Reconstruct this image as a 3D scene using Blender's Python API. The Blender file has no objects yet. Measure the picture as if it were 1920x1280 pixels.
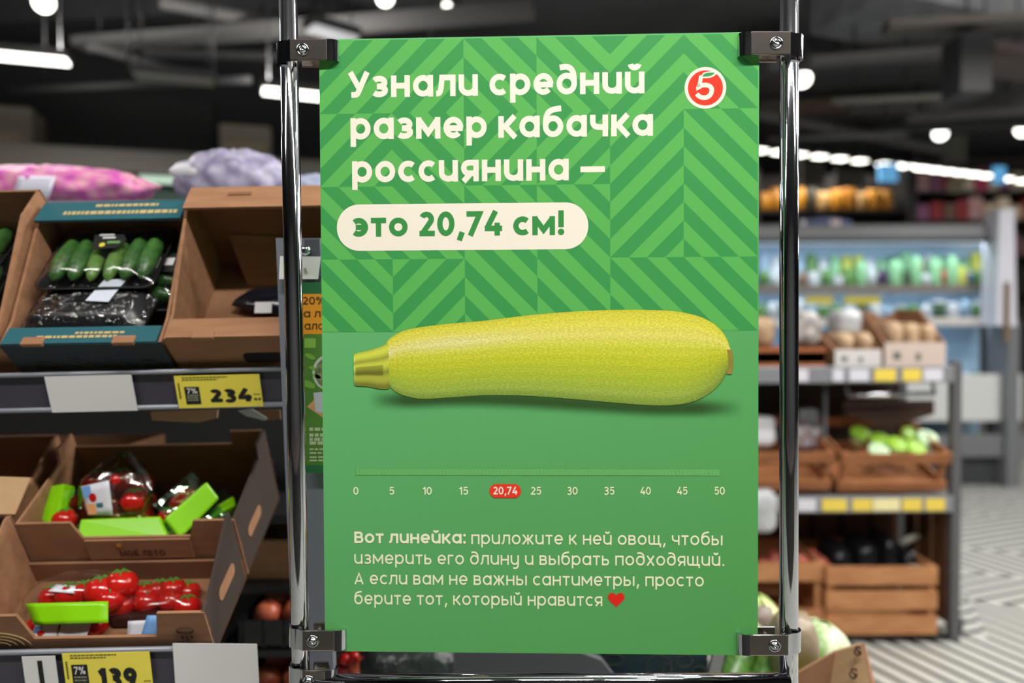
import bpy, bmesh, math, random
from mathutils import Matrix, Vector
from math import sin, cos, pi, radians
random.seed(7)
C = bpy.context.scene.collection
S = bpy.context.scene
# ------------------------------------------------------------------ camera
F = 1387.0
EYE = Vector((0, 0, 1.45))
PITCH, ROLL = radians(-1.227), radians(-0.268)
R3 = Matrix.Rotation(pi / 2 + PITCH, 3, 'X') @ Matrix.Rotation(ROLL, 3, 'Z')
cam_d = bpy.data.cameras.new('camera'); cam = bpy.data.objects.new('camera', cam_d); C.objects.link(cam)
cam.matrix_world = Matrix.Translation(EYE) @ R3.to_4x4()
cam_d.sensor_width = 36; cam_d.lens = F / 1920 * 36; cam_d.clip_start = .05
cam_d.dof.use_dof = True; cam_d.dof.focus_distance = 1.0; cam_d.dof.aperture_fstop = 1.7
S.camera = cam
# ------------------------------------------------------------------ world, exposure
W = bpy.data.worlds.new('store_air'); S.world = W; W.use_nodes = True
W.node_tree.nodes['Background'].inputs[0].default_value = (.6, .63, .7, 1)
W.node_tree.nodes['Background'].inputs[1].default_value = .05
S.view_settings.view_transform = 'Standard'; S.view_settings.look = 'None'
S.view_settings.exposure = -0.72; S.view_settings.gamma = 1.0
S.view_settings.use_curve_mapping = False
# shop ceiling lamps, some farther right added unseen to brighten that ceiling: (x, y, z, heading degrees, watts)
LAMPS = [(-1.7, -.2, 3.25, 0, 40), (.25, -.2, 3.25, 0, 92), (1.9, -.2, 3.25, 0, 72),
         (2.4, .9, 3.25, 0, 50), (3.6, 2.2, 3.25, 0, 90),
         (1.4, 1.9, 3.3, 0, 80), (5.2, 3.9, 3.3, 0, 150), (3.0, 3.9, 3.3, 0, 70), (8.2, 7.0, 3.3, 0, 140), (-2.6, 2.6, 3.25, 0, 40)]
def px_at(px, py, Y):
    d = R3 @ Vector(((px - 960) / F, (640 - py) / F, -1.0))
    return EYE + d * (Y / d.y)
at = px_at
# ------------------------------------------------------------------ helpers
def lin(r, g, b):
    f = lambda c: (c / 255 / 12.92) if c / 255 <= .04045 else ((c / 255 + .055) / 1.055) ** 2.4
    return (f(r), f(g), f(b))
MATS = {}
def mat(name, rgb, rough=.5, metal=0.0, emit=0.0, var=0.0, scale=40.0, bump=0.0, stretch=None, spec=None, rgb2=None, sheen=0, coat=0):
    if name in MATS: return MATS[name]
    m = bpy.data.materials.new(name); m.use_nodes = True
    nt = m.node_tree; b = nt.nodes['Principled BSDF']
    c = (*lin(*rgb), 1)
    b.inputs['Base Color'].default_value = c
    b.inputs['Roughness'].default_value = rough; b.inputs['Metallic'].default_value = metal
    if spec is not None: b.inputs['Specular IOR Level'].default_value = spec
    if coat: b.inputs['Coat Weight'].default_value = coat
    if emit:
        b.inputs['Emission Color'].default_value = c; b.inputs['Emission Strength'].default_value = emit
    if var or bump or rgb2:
        tc = nt.nodes.new('ShaderNodeTexCoord'); mp = nt.nodes.new('ShaderNodeMapping')
        if stretch: mp.inputs['Scale'].default_value = stretch
        nz = nt.nodes.new('ShaderNodeTexNoise'); nz.inputs['Scale'].default_value = scale; nz.inputs['Detail'].default_value = 4
        nt.links.new(tc.outputs['Object'], mp.inputs[0]); nt.links.new(mp.outputs[0], nz.inputs['Vector'])
        rp = nt.nodes.new('ShaderNodeValToRGB')
        k = lin(*rgb2) if rgb2 else tuple(max(0, x * (1 - var)) for x in c[:3])
        rp.color_ramp.elements[0].position = .35; rp.color_ramp.elements[1].position = .65
        rp.color_ramp.elements[0].color = (*k, 1); rp.color_ramp.elements[1].color = c
        nt.links.new(nz.outputs['Fac'], rp.inputs[0])
        if var or rgb2: nt.links.new(rp.outputs[0], b.inputs['Base Color'])
        if bump:
            bp = nt.nodes.new('ShaderNodeBump'); bp.inputs['Strength'].default_value = bump; bp.inputs['Distance'].default_value = .01
            nt.links.new(nz.outputs['Fac'], bp.inputs['Height']); nt.links.new(bp.outputs[0], b.inputs['Normal'])
    MATS[name] = m; return m
def film(name, rgb=(255, 255, 255), base=.05, bump=.8, scale=25, tint=None, dist=.004):
    """thin clear wrapping: mostly transparent, glossy where creased"""
    if name in MATS: return MATS[name]
    m = bpy.data.materials.new(name); m.use_nodes = True; nt = m.node_tree
    for n in list(nt.nodes): nt.nodes.remove(n)
    o = nt.nodes.new('ShaderNodeOutputMaterial'); mx = nt.nodes.new('ShaderNodeMixShader')
    tr = nt.nodes.new('ShaderNodeBsdfTransparent'); gl = nt.nodes.new('ShaderNodeBsdfGlossy')
    fr = nt.nodes.new('ShaderNodeLayerWeight'); fr.inputs[0].default_value = .5; pw = nt.nodes.new('ShaderNodeMath'); pw.operation = 'POWER'; pw.inputs[1].default_value = 3.2
    ad = nt.nodes.new('ShaderNodeMath'); ad.operation = 'MULTIPLY_ADD'; ad.inputs[1].default_value = .8; ad.inputs[2].default_value = base; ad.use_clamp = True
    tr.inputs[0].default_value = (*lin(*(tint or (250, 250, 250))), 1)
    gl.inputs[0].default_value = (*lin(*rgb), 1); gl.inputs[1].default_value = .12
    nz = nt.nodes.new('ShaderNodeTexNoise'); nz.inputs['Scale'].default_value = scale; nz.inputs['Detail'].default_value = 2
    tc = nt.nodes.new('ShaderNodeTexCoord'); nt.links.new(tc.outputs['Object'], nz.inputs['Vector'])
    bp = nt.nodes.new('ShaderNodeBump'); bp.inputs['Strength'].default_value = bump; bp.inputs['Distance'].default_value = dist
    nt.links.new(nz.outputs['Fac'], bp.inputs['Height'])
    for n in (gl, fr): nt.links.new(bp.outputs[0], n.inputs['Normal'])
    nt.links.new(fr.outputs['Facing'], pw.inputs[0]); nt.links.new(pw.outputs[0], ad.inputs[0]); nt.links.new(ad.outputs[0], mx.inputs[0])
    nt.links.new(tr.outputs[0], mx.inputs[1]); nt.links.new(gl.outputs[0], mx.inputs[2]); nt.links.new(mx.outputs[0], o.inputs[0])
    MATS[name] = m; return m

class MB:
    """collects shapes, becomes one mesh"""
    def __init__(s): s.v = []; s.f = []; s.sm = []; s.col = None
    def add(s, vs, fs, smooth=False, M=None):
        n = len(s.v)
        s.v += [tuple(M @ Vector(p)) if M is not None else tuple(p) for p in vs]
        for f in fs: s.f.append([i + n for i in f]); s.sm.append(smooth)
        return s
    def box(s, c, d, M=None):
        x, y, z = c; a, b, e = d[0] / 2, d[1] / 2, d[2] / 2
        vs = [(x + i * a, y + j * b, z + k * e) for k in (-1, 1) for j in (-1, 1) for i in (-1, 1)]
        return s.add(vs, [(0, 2, 3, 1), (4, 5, 7, 6), (0, 1, 5, 4), (2, 6, 7, 3), (0, 4, 6, 2), (1, 3, 7, 5)], False, M)
    def prism(s, poly, vec, M=None):
        """closed solid: polygon (3-D points) swept by vec"""
        n = len(poly); p = [Vector(q) for q in poly]; v = Vector(vec)
        return s.add(p + [q + v for q in p], [list(range(n))[::-1], list(range(n, 2 * n))] + [[i, (i + 1) % n, n + (i + 1) % n, n + i] for i in range(n)], False, M)
    def tube(s, pts, r, seg=12, M=None, caps=True):
        pts = [Vector(p) for p in pts]; n = len(pts); rs = r if isinstance(r, (list, tuple)) else [r] * n
        vs = []; fs = []; up = None
        for i, p in enumerate(pts):
            t = (pts[min(i + 1, n - 1)] - pts[max(i - 1, 0)]).normalized()
            if up is None: up = t.orthogonal().normalized()
            up = (up - t * up.dot(t)).normalized(); w = t.cross(up)
            for k in range(seg): a = 2 * pi * k / seg; vs.append(p + (up * cos(a) + w * sin(a)) * rs[i])
        for i in range(n - 1):
            for k in range(seg): fs.append((i * seg + k, i * seg + (k + 1) % seg, (i + 1) * seg + (k + 1) % seg, (i + 1) * seg + k))
        if caps: fs += [tuple(range(seg))[::-1], tuple(range((n - 1) * seg, n * seg))]
        return s.add(vs, fs, True, M)
    def ball(s, c, r, M=None, nu=20, nv=12, fn=None):
        """ellipsoid; fn(theta, phi) scales the radius"""
        r = r if isinstance(r, (list, tuple)) else (r, r, r); vs = []; fs = []
        for j in range(nv + 1):
            ph = pi * j / nv
            for i in range(nu):
                th = 2 * pi * i / nu; k = fn(th, ph) if fn else 1
                vs.append((c[0] + r[0] * k * sin(ph) * cos(th), c[1] + r[1] * k * sin(ph) * sin(th), c[2] + r[2] * k * cos(ph)))
        for j in range(nv):
            for i in range(nu): fs.append((j * nu + i, (j + 1) * nu + i, (j + 1) * nu + (i + 1) % nu, j * nu + (i + 1) % nu))
        return s.add(vs, fs, True, M)
    def sheet(s, fn, nu, nv, smooth=True, M=None):
        vs = [fn(i / nu, j / nv) for j in range(nv + 1) for i in range(nu + 1)]
        return s.add(vs, [(j * (nu + 1) + i, j * (nu + 1) + i + 1, (j + 1) * (nu + 1) + i + 1, (j + 1) * (nu + 1) + i) for j in range(nv) for i in range(nu)], smooth, M)
    def loft(s, rings, M=None, smooth=True, caps=True):
        n = len(rings[0]); vs = [p for r in rings for p in r]; fs = []
        for i in range(len(rings) - 1):
            for k in range(n): fs.append((i * n + k, i * n + (k + 1) % n, (i + 1) * n + (k + 1) % n, (i + 1) * n + k))
        if caps: fs += [tuple(range(n))[::-1], tuple(range((len(rings) - 1) * n, len(rings) * n))]
        return s.add(vs, fs, smooth, M)
    def flat(s, pts):  # one polygon
        return s.add(pts, [list(range(len(pts)))])

def obj(name, mb, m, parent=None, world=True, bevel=0, solid=0, sub=0, label=None, split=0):
    """one mesh object; world=True: points are world points, re-based on the parent"""
    me = bpy.data.meshes.new(name)
    vs = mb.v
    if parent is not None and world:
        inv = parent['_m'] if False else MW[parent.name].inverted()
        vs = [tuple(inv @ Vector(p)) for p in vs]
    base = None
    if parent is None:
        lo = Vector((sum(p[0] for p in vs) / len(vs), sum(p[1] for p in vs) / len(vs), min(p[2] for p in vs)))
        vs = [tuple(Vector(p) - lo) for p in vs]; base = lo
    me.from_pydata(vs, [], mb.f); me.polygons.foreach_set('use_smooth', mb.sm)
    me.materials.append(m)
    if mb.col:
        ca = me.color_attributes.new('print', 'FLOAT_COLOR', 'POINT')
        for i, c in enumerate(mb.col): ca.data[i].color = (*c, 1)
    bm = bmesh.new(); bm.from_mesh(me); bmesh.ops.recalc_face_normals(bm, faces=bm.faces); bm.to_mesh(me); bm.free()
    o = bpy.data.objects.new(name, me); C.objects.link(o)
    if parent is not None:
        o.parent = parent; MW[o.name] = MW[parent.name]
    else:
        o.location = base; MW[o.name] = Matrix.Translation(base)
    if bevel:
        b = o.modifiers.new('b', 'BEVEL'); b.width = bevel; b.segments = 2; b.limit_method = 'ANGLE'
    if split:
        b = o.modifiers.new('e', 'EDGE_SPLIT'); b.split_angle = radians(split)
    if solid:
        b = o.modifiers.new('s', 'SOLIDIFY'); b.thickness = solid; b.offset = 0
    if sub:
        b = o.modifiers.new('u', 'SUBSURF'); b.levels = sub; b.render_levels = sub
    if label: o['label'] = label
    return o
MW = {}
def thing(name, label, cat, M=None, group=None):
    o = bpy.data.objects.new(name, None); C.objects.link(o); o.empty_display_size = .02
    M = M if M is not None else Matrix()
    if isinstance(M, Vector): M = Matrix.Translation(M)
    o.matrix_world = M; MW[o.name] = M.copy()
    return tag(o, label, cat, group)
def tag(o, label, cat, group=None, kind=None):
    if label: o['label'] = label
    if cat: o['category'] = cat
    if group: o['group'] = group
    if kind: o['kind'] = kind
    return o
def struct(name, mb, m, label=None, **k):
    o = obj(name, mb, m, **k); o['kind'] = 'structure'
    if label: o['label'] = label
    return o
def copy_thing(root, M, label=None, group=None):
    r = root.copy(); C.objects.link(r); r.matrix_world = M; MW[r.name] = M.copy()
    if label: r['label'] = label
    if group: r['group'] = group
    def rec(a, b):
        for ch in [c for c in bpy.data.objects if c.parent == a]:
            d = ch.copy(); C.objects.link(d); d.parent = b; rec(ch, d)
    rec(root, r); return r
def frame(origin, tilt=0, yaw=0, roll=0):
    return Matrix.Translation(origin) @ Matrix.Rotation(radians(yaw), 4, 'Z') @ Matrix.Rotation(radians(tilt), 4, 'X') @ Matrix.Rotation(radians(roll), 4, 'Y')
def rrect(x0, z0, x1, z1, r, n=8):
    p = []
    for cx, cz, a0 in ((x1 - r, z1 - r, 0), (x0 + r, z1 - r, 90), (x0 + r, z0 + r, 180), (x1 - r, z0 + r, 270)):
        p += [(cx + r * cos(radians(a0 + 90 * i / n)), cz + r * sin(radians(a0 + 90 * i / n))) for i in range(n + 1)]
    return p
def disc(cx, cz, r, n=40): return [(cx + r * cos(2 * pi * i / n), cz + r * sin(2 * pi * i / n)) for i in range(n)]
# ------------------------------------------------------------------ lettering: round monoline letters drawn as strokes
def arc(cx, cy, rx, ry, a0, a1, n=None):
    n = n or max(4, int(abs(a1 - a0) / 12)); return [(cx + rx * cos(radians(a0 + (a1 - a0) * i / n)), cy + ry * sin(radians(a0 + (a1 - a0) * i / n))) for i in range(n + 1)]
def bez(p0, p1, p2, p3, n=12):
    return [tuple((1 - t) ** 3 * a + 3 * (1 - t) ** 2 * t * b + 3 * (1 - t) * t * t * c + t ** 3 * d for a, b, c, d in zip(p0, p1, p2, p3)) for t in [i / n for i in range(n + 1)]]
def glyph(ch, w, cap=1.18, dig=1.27):
    r = w / 2; q = 1 - r
    def bowl(W, x0=0.0, y1=1.0): return arc((x0 + W) / 2, y1 / 2, (W - x0) / 2 - r, y1 / 2 - r, 0, 360, 30)
    def bowls(W, H, mid, topW):
        m = H * mid; t = (m + r, H - r); b = (r, m)
        up = [(r, H - r), (topW - .3, H - r)] + arc(topW - .3, (m + H - r) / 2, .3 - r, (H - r - m) / 2, 90, -90)[1:] + [(r, m)]
        lo = [(W - .34, m)] + arc(W - .34, (m + r) / 2, .34 - r, (m - r) / 2, 90, -90)[1:] + [(r, r)]
        return [[(r, 0), (r, H)], up, lo]
    U = lambda W: [[(r, 1), (r, .42)] + arc(W / 2, .42, W / 2 - r, .42 - r, 180, 360)[1:], [(W - r, 0), (W - r, 1)]]
    if ch in 'оo': return 1.0, [bowl(1.0)]
    if ch == 'О': return 1.2, [arc(.6, cap / 2, .6 - r, cap / 2 - r, 0, 360, 30)]
    if ch == 'а': return 1.0, [bowl(1.0), [(1 - r, 0), (1 - r, 1)]]
    if ch == 'с': return .86, [arc(.5, .5, .5 - r, .5 - r, 48, 312)]
    if ch == 'е': return .98, [arc(.49, .5, .49 - r, .5 - r, 0, 318), [(r, .5 - r * .2), (.98 - r * .2, .5 - r * .2)]]
    if ch == 'ё': a = glyph('е', w); return a[0], a[1] + [('d', .28, 1.25, w * .55), ('d', .7, 1.25, w * .55)]
    if ch == 'э': return .86, [arc(.36, .5, .5 - r, .5 - r, 132, -132), [(.2, .5), (.86 - r, .5)]]
    if ch == 'р': return 1.0, [bowl(1.0), [(r, -.34), (r, 1)]]
    if ch == 'б': return 1.0, [bowl(1.0), [(r, .5)] + bez((r, .5), (r, 1.15), (.25, 1.27), (.9, 1.32))]
    if ch == 'д': return 1.0, [bowl(1.0), [(1 - r, .5)] + bez((1 - r, .5), (1 - r, 1.05), (.8, 1.38), (.16, 1.24))]
    if ch == 'в': return .86, bowls(.86, 1.0, .53, .8)
    if ch == 'В': return .95, bowls(.95, cap, .53, .88)
    if ch == 'г': return .66, [[(r, 0), (r, q), (.66, q)]]
    if ch == 'Е': return .8, [[(.8, cap - r), (r, cap - r), (r, r), (.8, r)], [(r, cap / 2), (.74, cap / 2)]]
    if ch == 'ж': return 1.3, [[(.65, 0), (.65, 1)], [(.08, 1), (.5, .52), (.05, 0)], [(1.22, 1), (.8, .52), (1.25, 0)], [(.5, .52), (.8, .52)]]
    if ch == 'з': return .8, [arc(.36, .75 - r / 2, .4 - r * .9, .25 - r / 2, 150, -90), arc(.36, .25 + r / 2, .44 - r, .25 - r / 2, 90, -145), [(.25, .5), (.4, .5)]]
    if ch == 'и': return .95, U(.95)
    if ch == 'й': return .95, U(.95) + [arc(.47, 1.36, .2, .17, 185, 355)]
    if ch == 'к': return .88, [[(r, 0), (r, 1)], [(.8, 1), (.34, .52), (.84, 0)], [(r, .52), (.36, .52)]]
    if ch in 'лЛ': H = 1 if ch == 'л' else cap; return .96, [[(0, r), (.06, r)] + bez((.06, r), (.22, r), (.24, .3), (.29, H - r), 8) + [(.96 - r, H - r), (.96 - r, 0)]]
    if ch in 'мМ': H = 1 if ch == 'м' else cap; return 1.2, [[(r, 0), (r, H)], [(r, H - r * .8), (.6, .28), (1.2 - r, H - r * .8)], [(1.2 - r, H), (1.2 - r, 0)]]
    if ch == 'н': return .94, [[(r, 0), (r, 1)], [(.94 - r, 0), (.94 - r, 1)], [(r, .52), (.94 - r, .52)]]
    if ch == 'п': return .94, [[(r, 0), (r, q), (.94 - r, q), (.94 - r, 0)]]
    if ch in 'тТ': H = 1 if ch == 'т' else cap; return .82, [[(0, H - r), (.82, H - r)], [(.41, 0), (.41, H - r)]]
    if ch == 'у': return .95, [[(r, 1), (r, .42)] + arc(.475, .42, .475 - r, .42 - r, 180, 360)[1:], [(.95 - r, 1), (.95 - r, -.05)] + arc(.5, -.05, .45 - r, .3, 0, -125)[1:]]
    if ch == 'У': return 1.02, [[(.1, cap), (.54, .42)], [(.94, cap), (.48, .22)] + bez((.48, .22), (.42, .1), (.34, r), (.14, r * .9), 6)]
    if ch == 'А': return 1.1, [[(.1, 0), (.55, cap - r * .6), (1.0, 0)], [(.25, .34), (.85, .34)]]
    if ch == 'х': return .9, [[(.08, 1), (.82, 0)], [(.82, 1), (.08, 0)]]
    if ch == 'ч': return .88, [[(r, 1), (r, .72)] + bez((r, .72), (r, .45), (.3, .4), (.88 - r, .44), 8), [(.88 - r, 0), (.88 - r, 1)]]
    if ch == 'щ': return 1.42, [[(r, 1), (r, .36)] + arc(.35, .36, .35 - r, .36 - r, 180, 300)[1:] + [(.66, r), (1.3, r)], [(.66, 0), (.66, 1)], [(1.26 - r, 1), (1.26 - r, r)], [(1.36, w), (1.36, -.22)]]
    if ch == 'ь': return .82, [[(r, 0), (r, 1)], [(r, .58), (.5, .58)] + arc(.5, .29 + r / 2, .32 - r, .29 - r / 2, 90, -90)[1:] + [(r, r)]]
    if ch == 'ы': a = glyph('ь', w); return 1.22, a[1] + [[(1.22 - r, 0), (1.22 - r, 1)]]
    if ch == 'я': return .88, [[(.88 - r, 0), (.88 - r, 1)], [(.88 - r, q), (.38, q)] + arc(.38, (q + .38) / 2, .38 - r, (q - .38) / 2, 90, 270)[1:] + [(.88 - r, .38)], [(.5, .4), (.12, 0)]]
    if ch == '0': return .92, [arc(.46, dig / 2, .46 - r, dig / 2 - r, 0, 360, 32)]
    if ch == '1': return .52, [[(.52 - r, 0), (.52 - r, dig)], [(.06, dig - .32), (.42, dig - .12)]]
    if ch == '2': return .82, [arc(.4, dig - .4, .4 - r, .4 - r, 155, -25) + [(r * 1.2, r * .9)], [(.02, r), (.84, r)]]
    if ch == '3': return .84, [arc(.4, dig * .73, .36 - r * .6, dig * .27 - r, 150, -90), arc(.4, dig * .27, .44 - r, dig * .27 - r + r * .5, 90, -150), [(.26, dig * .53), (.42, dig * .53)]]
    if ch == '4': return .92, [[(.6, dig), (.14, .4)], [(.02, .24 + r), (.94, .24 + r)], [(.68, 0), (.68, .68)]]
    if ch == '5': return .84, [[(.76, dig - r), (.2, dig - r), (.14, .66)] + bez((.14, .68), (.3, .84), (.84 - r, .86), (.84 - r, .43), 8) + arc(.4, .42, .44 - r, .42 - r, 0, -145)[1:]]
    if ch == '7': return .8, [[(0, dig - r), (.7, dig - r), (.2, 0)]]
    if ch == '9': return .88, [arc(.44, dig - .42, .44 - r, .42 - r, 0, 360, 30), [(.86 - r, dig - .5), (.4, 0)]]
    if ch == '%': return 1.3, [arc(.28, dig - .3, .28 - r, .3 - r, 0, 360, 20), arc(1.02, .3, .28 - r, .3 - r, 0, 360, 20), [(.95, dig), (.35, 0)]]
    if ch == ',': return .34, [[(.26, .2), (.1, -.24)]]
    if ch == '.': return .3, [('d', .15, w * .55, w * .6)]
    if ch == ':': return .3, [('d', .15, w * .55, w * .6), ('d', .15, 1 - w * .6, w * .6)]
    if ch == '!': return .34, [('d', .17, w * .58, w * .6), [(.17, .42), (.17, dig)]]
    if ch in '—': return 1.2, [[(0, .5), (1.2, .5)]]
    if ch == '-': return .5, [[(0, .5), (.5, .5)]]
    return .4, []
def ribbon(pts, w, cut):
    """quads for a stroke of width w with mitred corners"""
    P = [Vector(p) for p in pts]; P = [p for i, p in enumerate(P) if i == 0 or (p - P[i - 1]).length > 1e-5]
    closed = (P[0] - P[-1]).length < 1e-4
    if closed: P = P[:-1]
    n = len(P); out = []
    for i in range(n):
        a = P[(i - 1) % n] if closed or i > 0 else None; b = P[(i + 1) % n] if closed or i < n - 1 else None
        d1 = (P[i] - a).normalized() if a is not None else None; d2 = (b - P[i]).normalized() if b is not None else None
        if d1 is None: d1 = d2
        if d2 is None: d2 = d1
        n1 = Vector((-d1.y, d1.x)); n2 = Vector((-d2.y, d2.x)); m = (n1 + n2)
        m = m.normalized() if m.length > 1e-4 else n1
        k = min(1 / max(m.dot(n1), .2), 1.8)
        out.append((P[i] + m * w / 2 * k, P[i] - m * w / 2 * k))
    return [(out[i][0], out[i][1], out[(i + 1) % n][1], out[(i + 1) % n][0]) for i in range(n if closed else n - 1)]
def text(mb, s, x0, x1, base, xh, w, place, gap=.15, space=.42, cap=1.18, dig=1.27, slant=0):
    """letters between x0 and x1; place(x, z) gives the 3-D point; w = stroke / x-height"""
    gs = []; X = 0
    for ch in s:
        if ch == ' ': X += space; continue
        W_, st = glyph(ch, w, cap, dig); gs.append((X, st)); X += W_ + gap
    X -= gap; k = (x1 - x0) / X
    si = 0
    for ox, st in gs:
        for g in st:
            si += 1; dy = -.000012 * (si % 5)
            if g[0] == 'd': polys = [disc(g[1], g[2], g[3], 14)]
            else: polys = ribbon(g, w, None)
            for q in polys:
                mb.flat([tuple(Vector(place(x0 + (ox + p[0] + slant * p[1]) * k, base + p[1] * xh)) + Vector((0, dy, 0))) for p in q])
    return mb
def stub_lines(mb, x0, x1, zs, h, place, seed=1, wmin=.004, wmax=.012):
    """rows of tiny print too small to read"""
    rnd = random.Random(seed)
    for z in zs:
        x = x0
        while x < x1:
            w = rnd.uniform(wmin, wmax); e = min(x + w, x1)
            mb.flat([place(x, z), place(e, z), place(e, z + h), place(x, z + h)]); x = e + wmin * .5
    return mb
# ================================================================== ROOM
X0, X1, Y0, Y1, ZC = -6.5, 11.5, -2.2, 15.5, 4.1
fm = bpy.data.materials.new('floor_tiles'); fm.use_nodes = True; nt = fm.node_tree; b = nt.nodes['Principled BSDF']; b.inputs['Roughness'].default_value = .38
L = nt.links.new
def N(t, **k):
    n = nt.nodes.new(t)
    for a, v in k.items(): setattr(n, a, v)
    return n
def M_(op, a, bb=None, c=None):
    n = N('ShaderNodeMath', operation=op)
    for i, v in enumerate((a, bb, c)):
        if v is None: continue
        if isinstance(v, (int, float)): n.inputs[i].default_value = v
        else: L(v, n.inputs[i])
    return n.outputs[0]
tc = N('ShaderNodeTexCoord'); mp = N('ShaderNodeMapping'); mp.inputs['Rotation'].default_value = (0, 0, radians(24)); mp.inputs['Scale'].default_value = (1 / .52,) * 3
L(tc.outputs['Object'], mp.inputs[0]); sp = N('ShaderNodeSeparateXYZ'); L(mp.outputs[0], sp.inputs[0])
fx, fy = M_('FRACT', sp.outputs[0]), M_('FRACT', sp.outputs[1]); ix, iy = M_('FLOOR', sp.outputs[0]), M_('FLOOR', sp.outputs[1])
cb = N('ShaderNodeCombineXYZ'); L(ix, cb.inputs[0]); L(iy, cb.inputs[1]); wn = N('ShaderNodeTexWhiteNoise', noise_dimensions='2D'); L(cb.outputs[0], wn.inputs['Vector'])
sg = M_('SUBTRACT', M_('MULTIPLY', M_('GREATER_THAN', wn.outputs['Value'], .5), 2.0), 1.0)
st = M_('FRACT', M_('MULTIPLY', M_('ADD', fx, M_('MULTIPLY', fy, sg)), 4.0))
dk = M_('LESS_THAN', st, .34); mx = N('ShaderNodeMixRGB'); L(dk, mx.inputs[0])
mx.inputs[1].default_value = (*lin(186, 186, 180), 1); mx.inputs[2].default_value = (*lin(58, 58, 58), 1); L(mx.outputs[0], b.inputs['Base Color'])
struct('floor', MB().box(((X0 + X1) / 2, (Y0 + Y1) / 2, -.05), (X1 - X0, Y1 - Y0, .1)), fm, 'pale floor tiles printed with black zigzag stripes')
dark = mat('ceiling_black', (84, 84, 87), rough=.8, var=.25, scale=1.2)
struct('ceiling', MB().box(((X0 + X1) / 2, (Y0 + Y1) / 2, ZC + .05), (X1 - X0, Y1 - Y0, .1)), dark, 'dark open ceiling of the store')
wm = mat('wall_dark', (46, 45, 46), rough=.75); wm2 = mat('wall_grey', (66, 66, 66), rough=.8)
struct('wall_left', MB().box((X0 - .05, (Y0 + Y1) / 2, ZC / 2), (.1, Y1 - Y0, ZC)), wm, 'dark side wall')
struct('wall_right', MB().box((X1 + .05, (Y0 + Y1) / 2, ZC / 2), (.1, Y1 - Y0, ZC)), wm, 'dark side wall far right')
struct('wall_back', MB().box(((X0 + X1) / 2, Y1 + .05, ZC / 2), (X1 - X0, .1, ZC)), wm, 'dark far wall of the store')
struct('wall_front', MB().box(((X0 + X1) / 2, Y0 - .05, ZC / 2), (X1 - X0, .1, ZC)), wm2, 'grey wall behind the viewer')
# partition with the wall refrigerator, upper left
A, B = at(-420, 300, 5.1), at(1000, 300, 6.6); A.z = B.z = 0
dv = (B - A).normalized(); nv = Vector((-dv.y, dv.x, 0)); Lw = (B - A).length
PW_M = Matrix.Translation(A) @ Matrix.Rotation(math.atan2(dv.y, dv.x), 4, 'Z')
def wallpt(px, py, off=0):  # photo point -> partition frame (u, off, z)
    I = PW_M.inverted(); o = I @ EYE; d = I.to_3x3() @ (at(px, py, 1) - EYE); q = o + d * ((off - o.y) / d.y); return q
struct('wall_partition', MB().box((Lw / 2, .95, ZC / 2), (Lw, .1, ZC), PW_M), mat('partition_black', (40, 40, 42), rough=.7), 'black wall above the wall refrigerator')
fr = thing('wall_refrigerator', 'long dark wall refrigerator with a grey header behind the produce shelving', 'refrigerator', PW_M)
zt_ = wallpt(250, 281).z; zb_ = wallpt(250, 322).z
hm = mat('header_grey', (118, 112, 104), rough=.6); blk = mat('black_metal', (34, 34, 36), rough=.45); dgl = mat('fridge_inside', (120, 140, 130), rough=.3)
obj('header', MB().box((Lw / 2, .15, (zt_ + zb_) / 2), (Lw, .3, zt_ - zb_)), hm, fr, world=False)
obj('back_panel', MB().box((Lw / 2, .84, 1.2), (Lw, .06, 2.4)), dgl, fr, world=False)
obj('base', MB().box((Lw / 2, .42, .2), (Lw, .8, .4)), blk, fr, world=False)
obj('top_panel', MB().box((Lw / 2, .55, zb_ + .05), (Lw, .55, .05)), blk, fr, world=False)
for k in range(4): obj('shelf', MB().box((Lw / 2, .6, .7 + .42 * k), (Lw, .45, .03)), mat('shelf_white', (190, 196, 196), rough=.4), fr, world=False)
ltm = mat('fridge_light', (205, 236, 214), emit=.9)
door_px = [-230, 8, 246, 500, 760, 990]
for i, (a, b_) in enumerate(zip(door_px, door_px[1:])):
    u0, u1 = wallpt(a + 10, 320).x, wallpt(b_ - 10, 320).x
    obj('light_strip', MB().box(((u0 + u1) / 2, .1, zb_ - .035), (u1 - u0, .05, .05)), ltm, fr, world=False)
    d = obj('door', MB().box(((u0 + u1) / 2, .06, 1.15 + (zb_ - .12 - 1.15) / 2 - .35), (u1 - u0, .02, zb_ - .12 - .45)), mat('fridge_glass', (70, 92, 82), rough=.08), fr, world=False, label='dark green reflecting glass door')
    obj('handle', MB().tube([(u1 - .05, .03, 1.0), (u1 - .05, .03, 2.0)], .014, 8), blk, d, world=False)
# bulky boxes and panels on the black wall
def wall_box(name, label, cat, x0, y0, x1, y1, m, depth):
    q, r_ = wallpt(x0, y1, .9 - depth), wallpt(x1, y0, .9 - depth)
    t = thing(name, label, cat, PW_M @ Matrix.Translation(((q.x + r_.x) / 2, .9 - depth / 2, q.z)))
    w, hh = r_.x - q.x, r_.z - q.z
    obj('housing', MB().box((0, 0, hh / 2), (w, depth, hh)), m, t, world=False, bevel=.02)
    obj('grille', MB().box((0, -depth / 2 - .006, hh * .3), (w * .8, .012, hh * .25)), mat('grille_tan', (206, 190, 160), rough=.5), t, world=False)
wall_box('ventilation_unit', 'greyish beige ventilation unit on the black wall at the left edge', 'ventilation unit', -150, 200, 58, 276, mat('vent_beige', (178, 168, 150), rough=.6), .4)
wall_box('ventilation_unit', 'greyish beige ventilation unit on the black wall beside the left chrome pole', 'ventilation unit', 410, 236, 508, 292, mat('vent_beige', (178, 168, 150)), .4)
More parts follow.
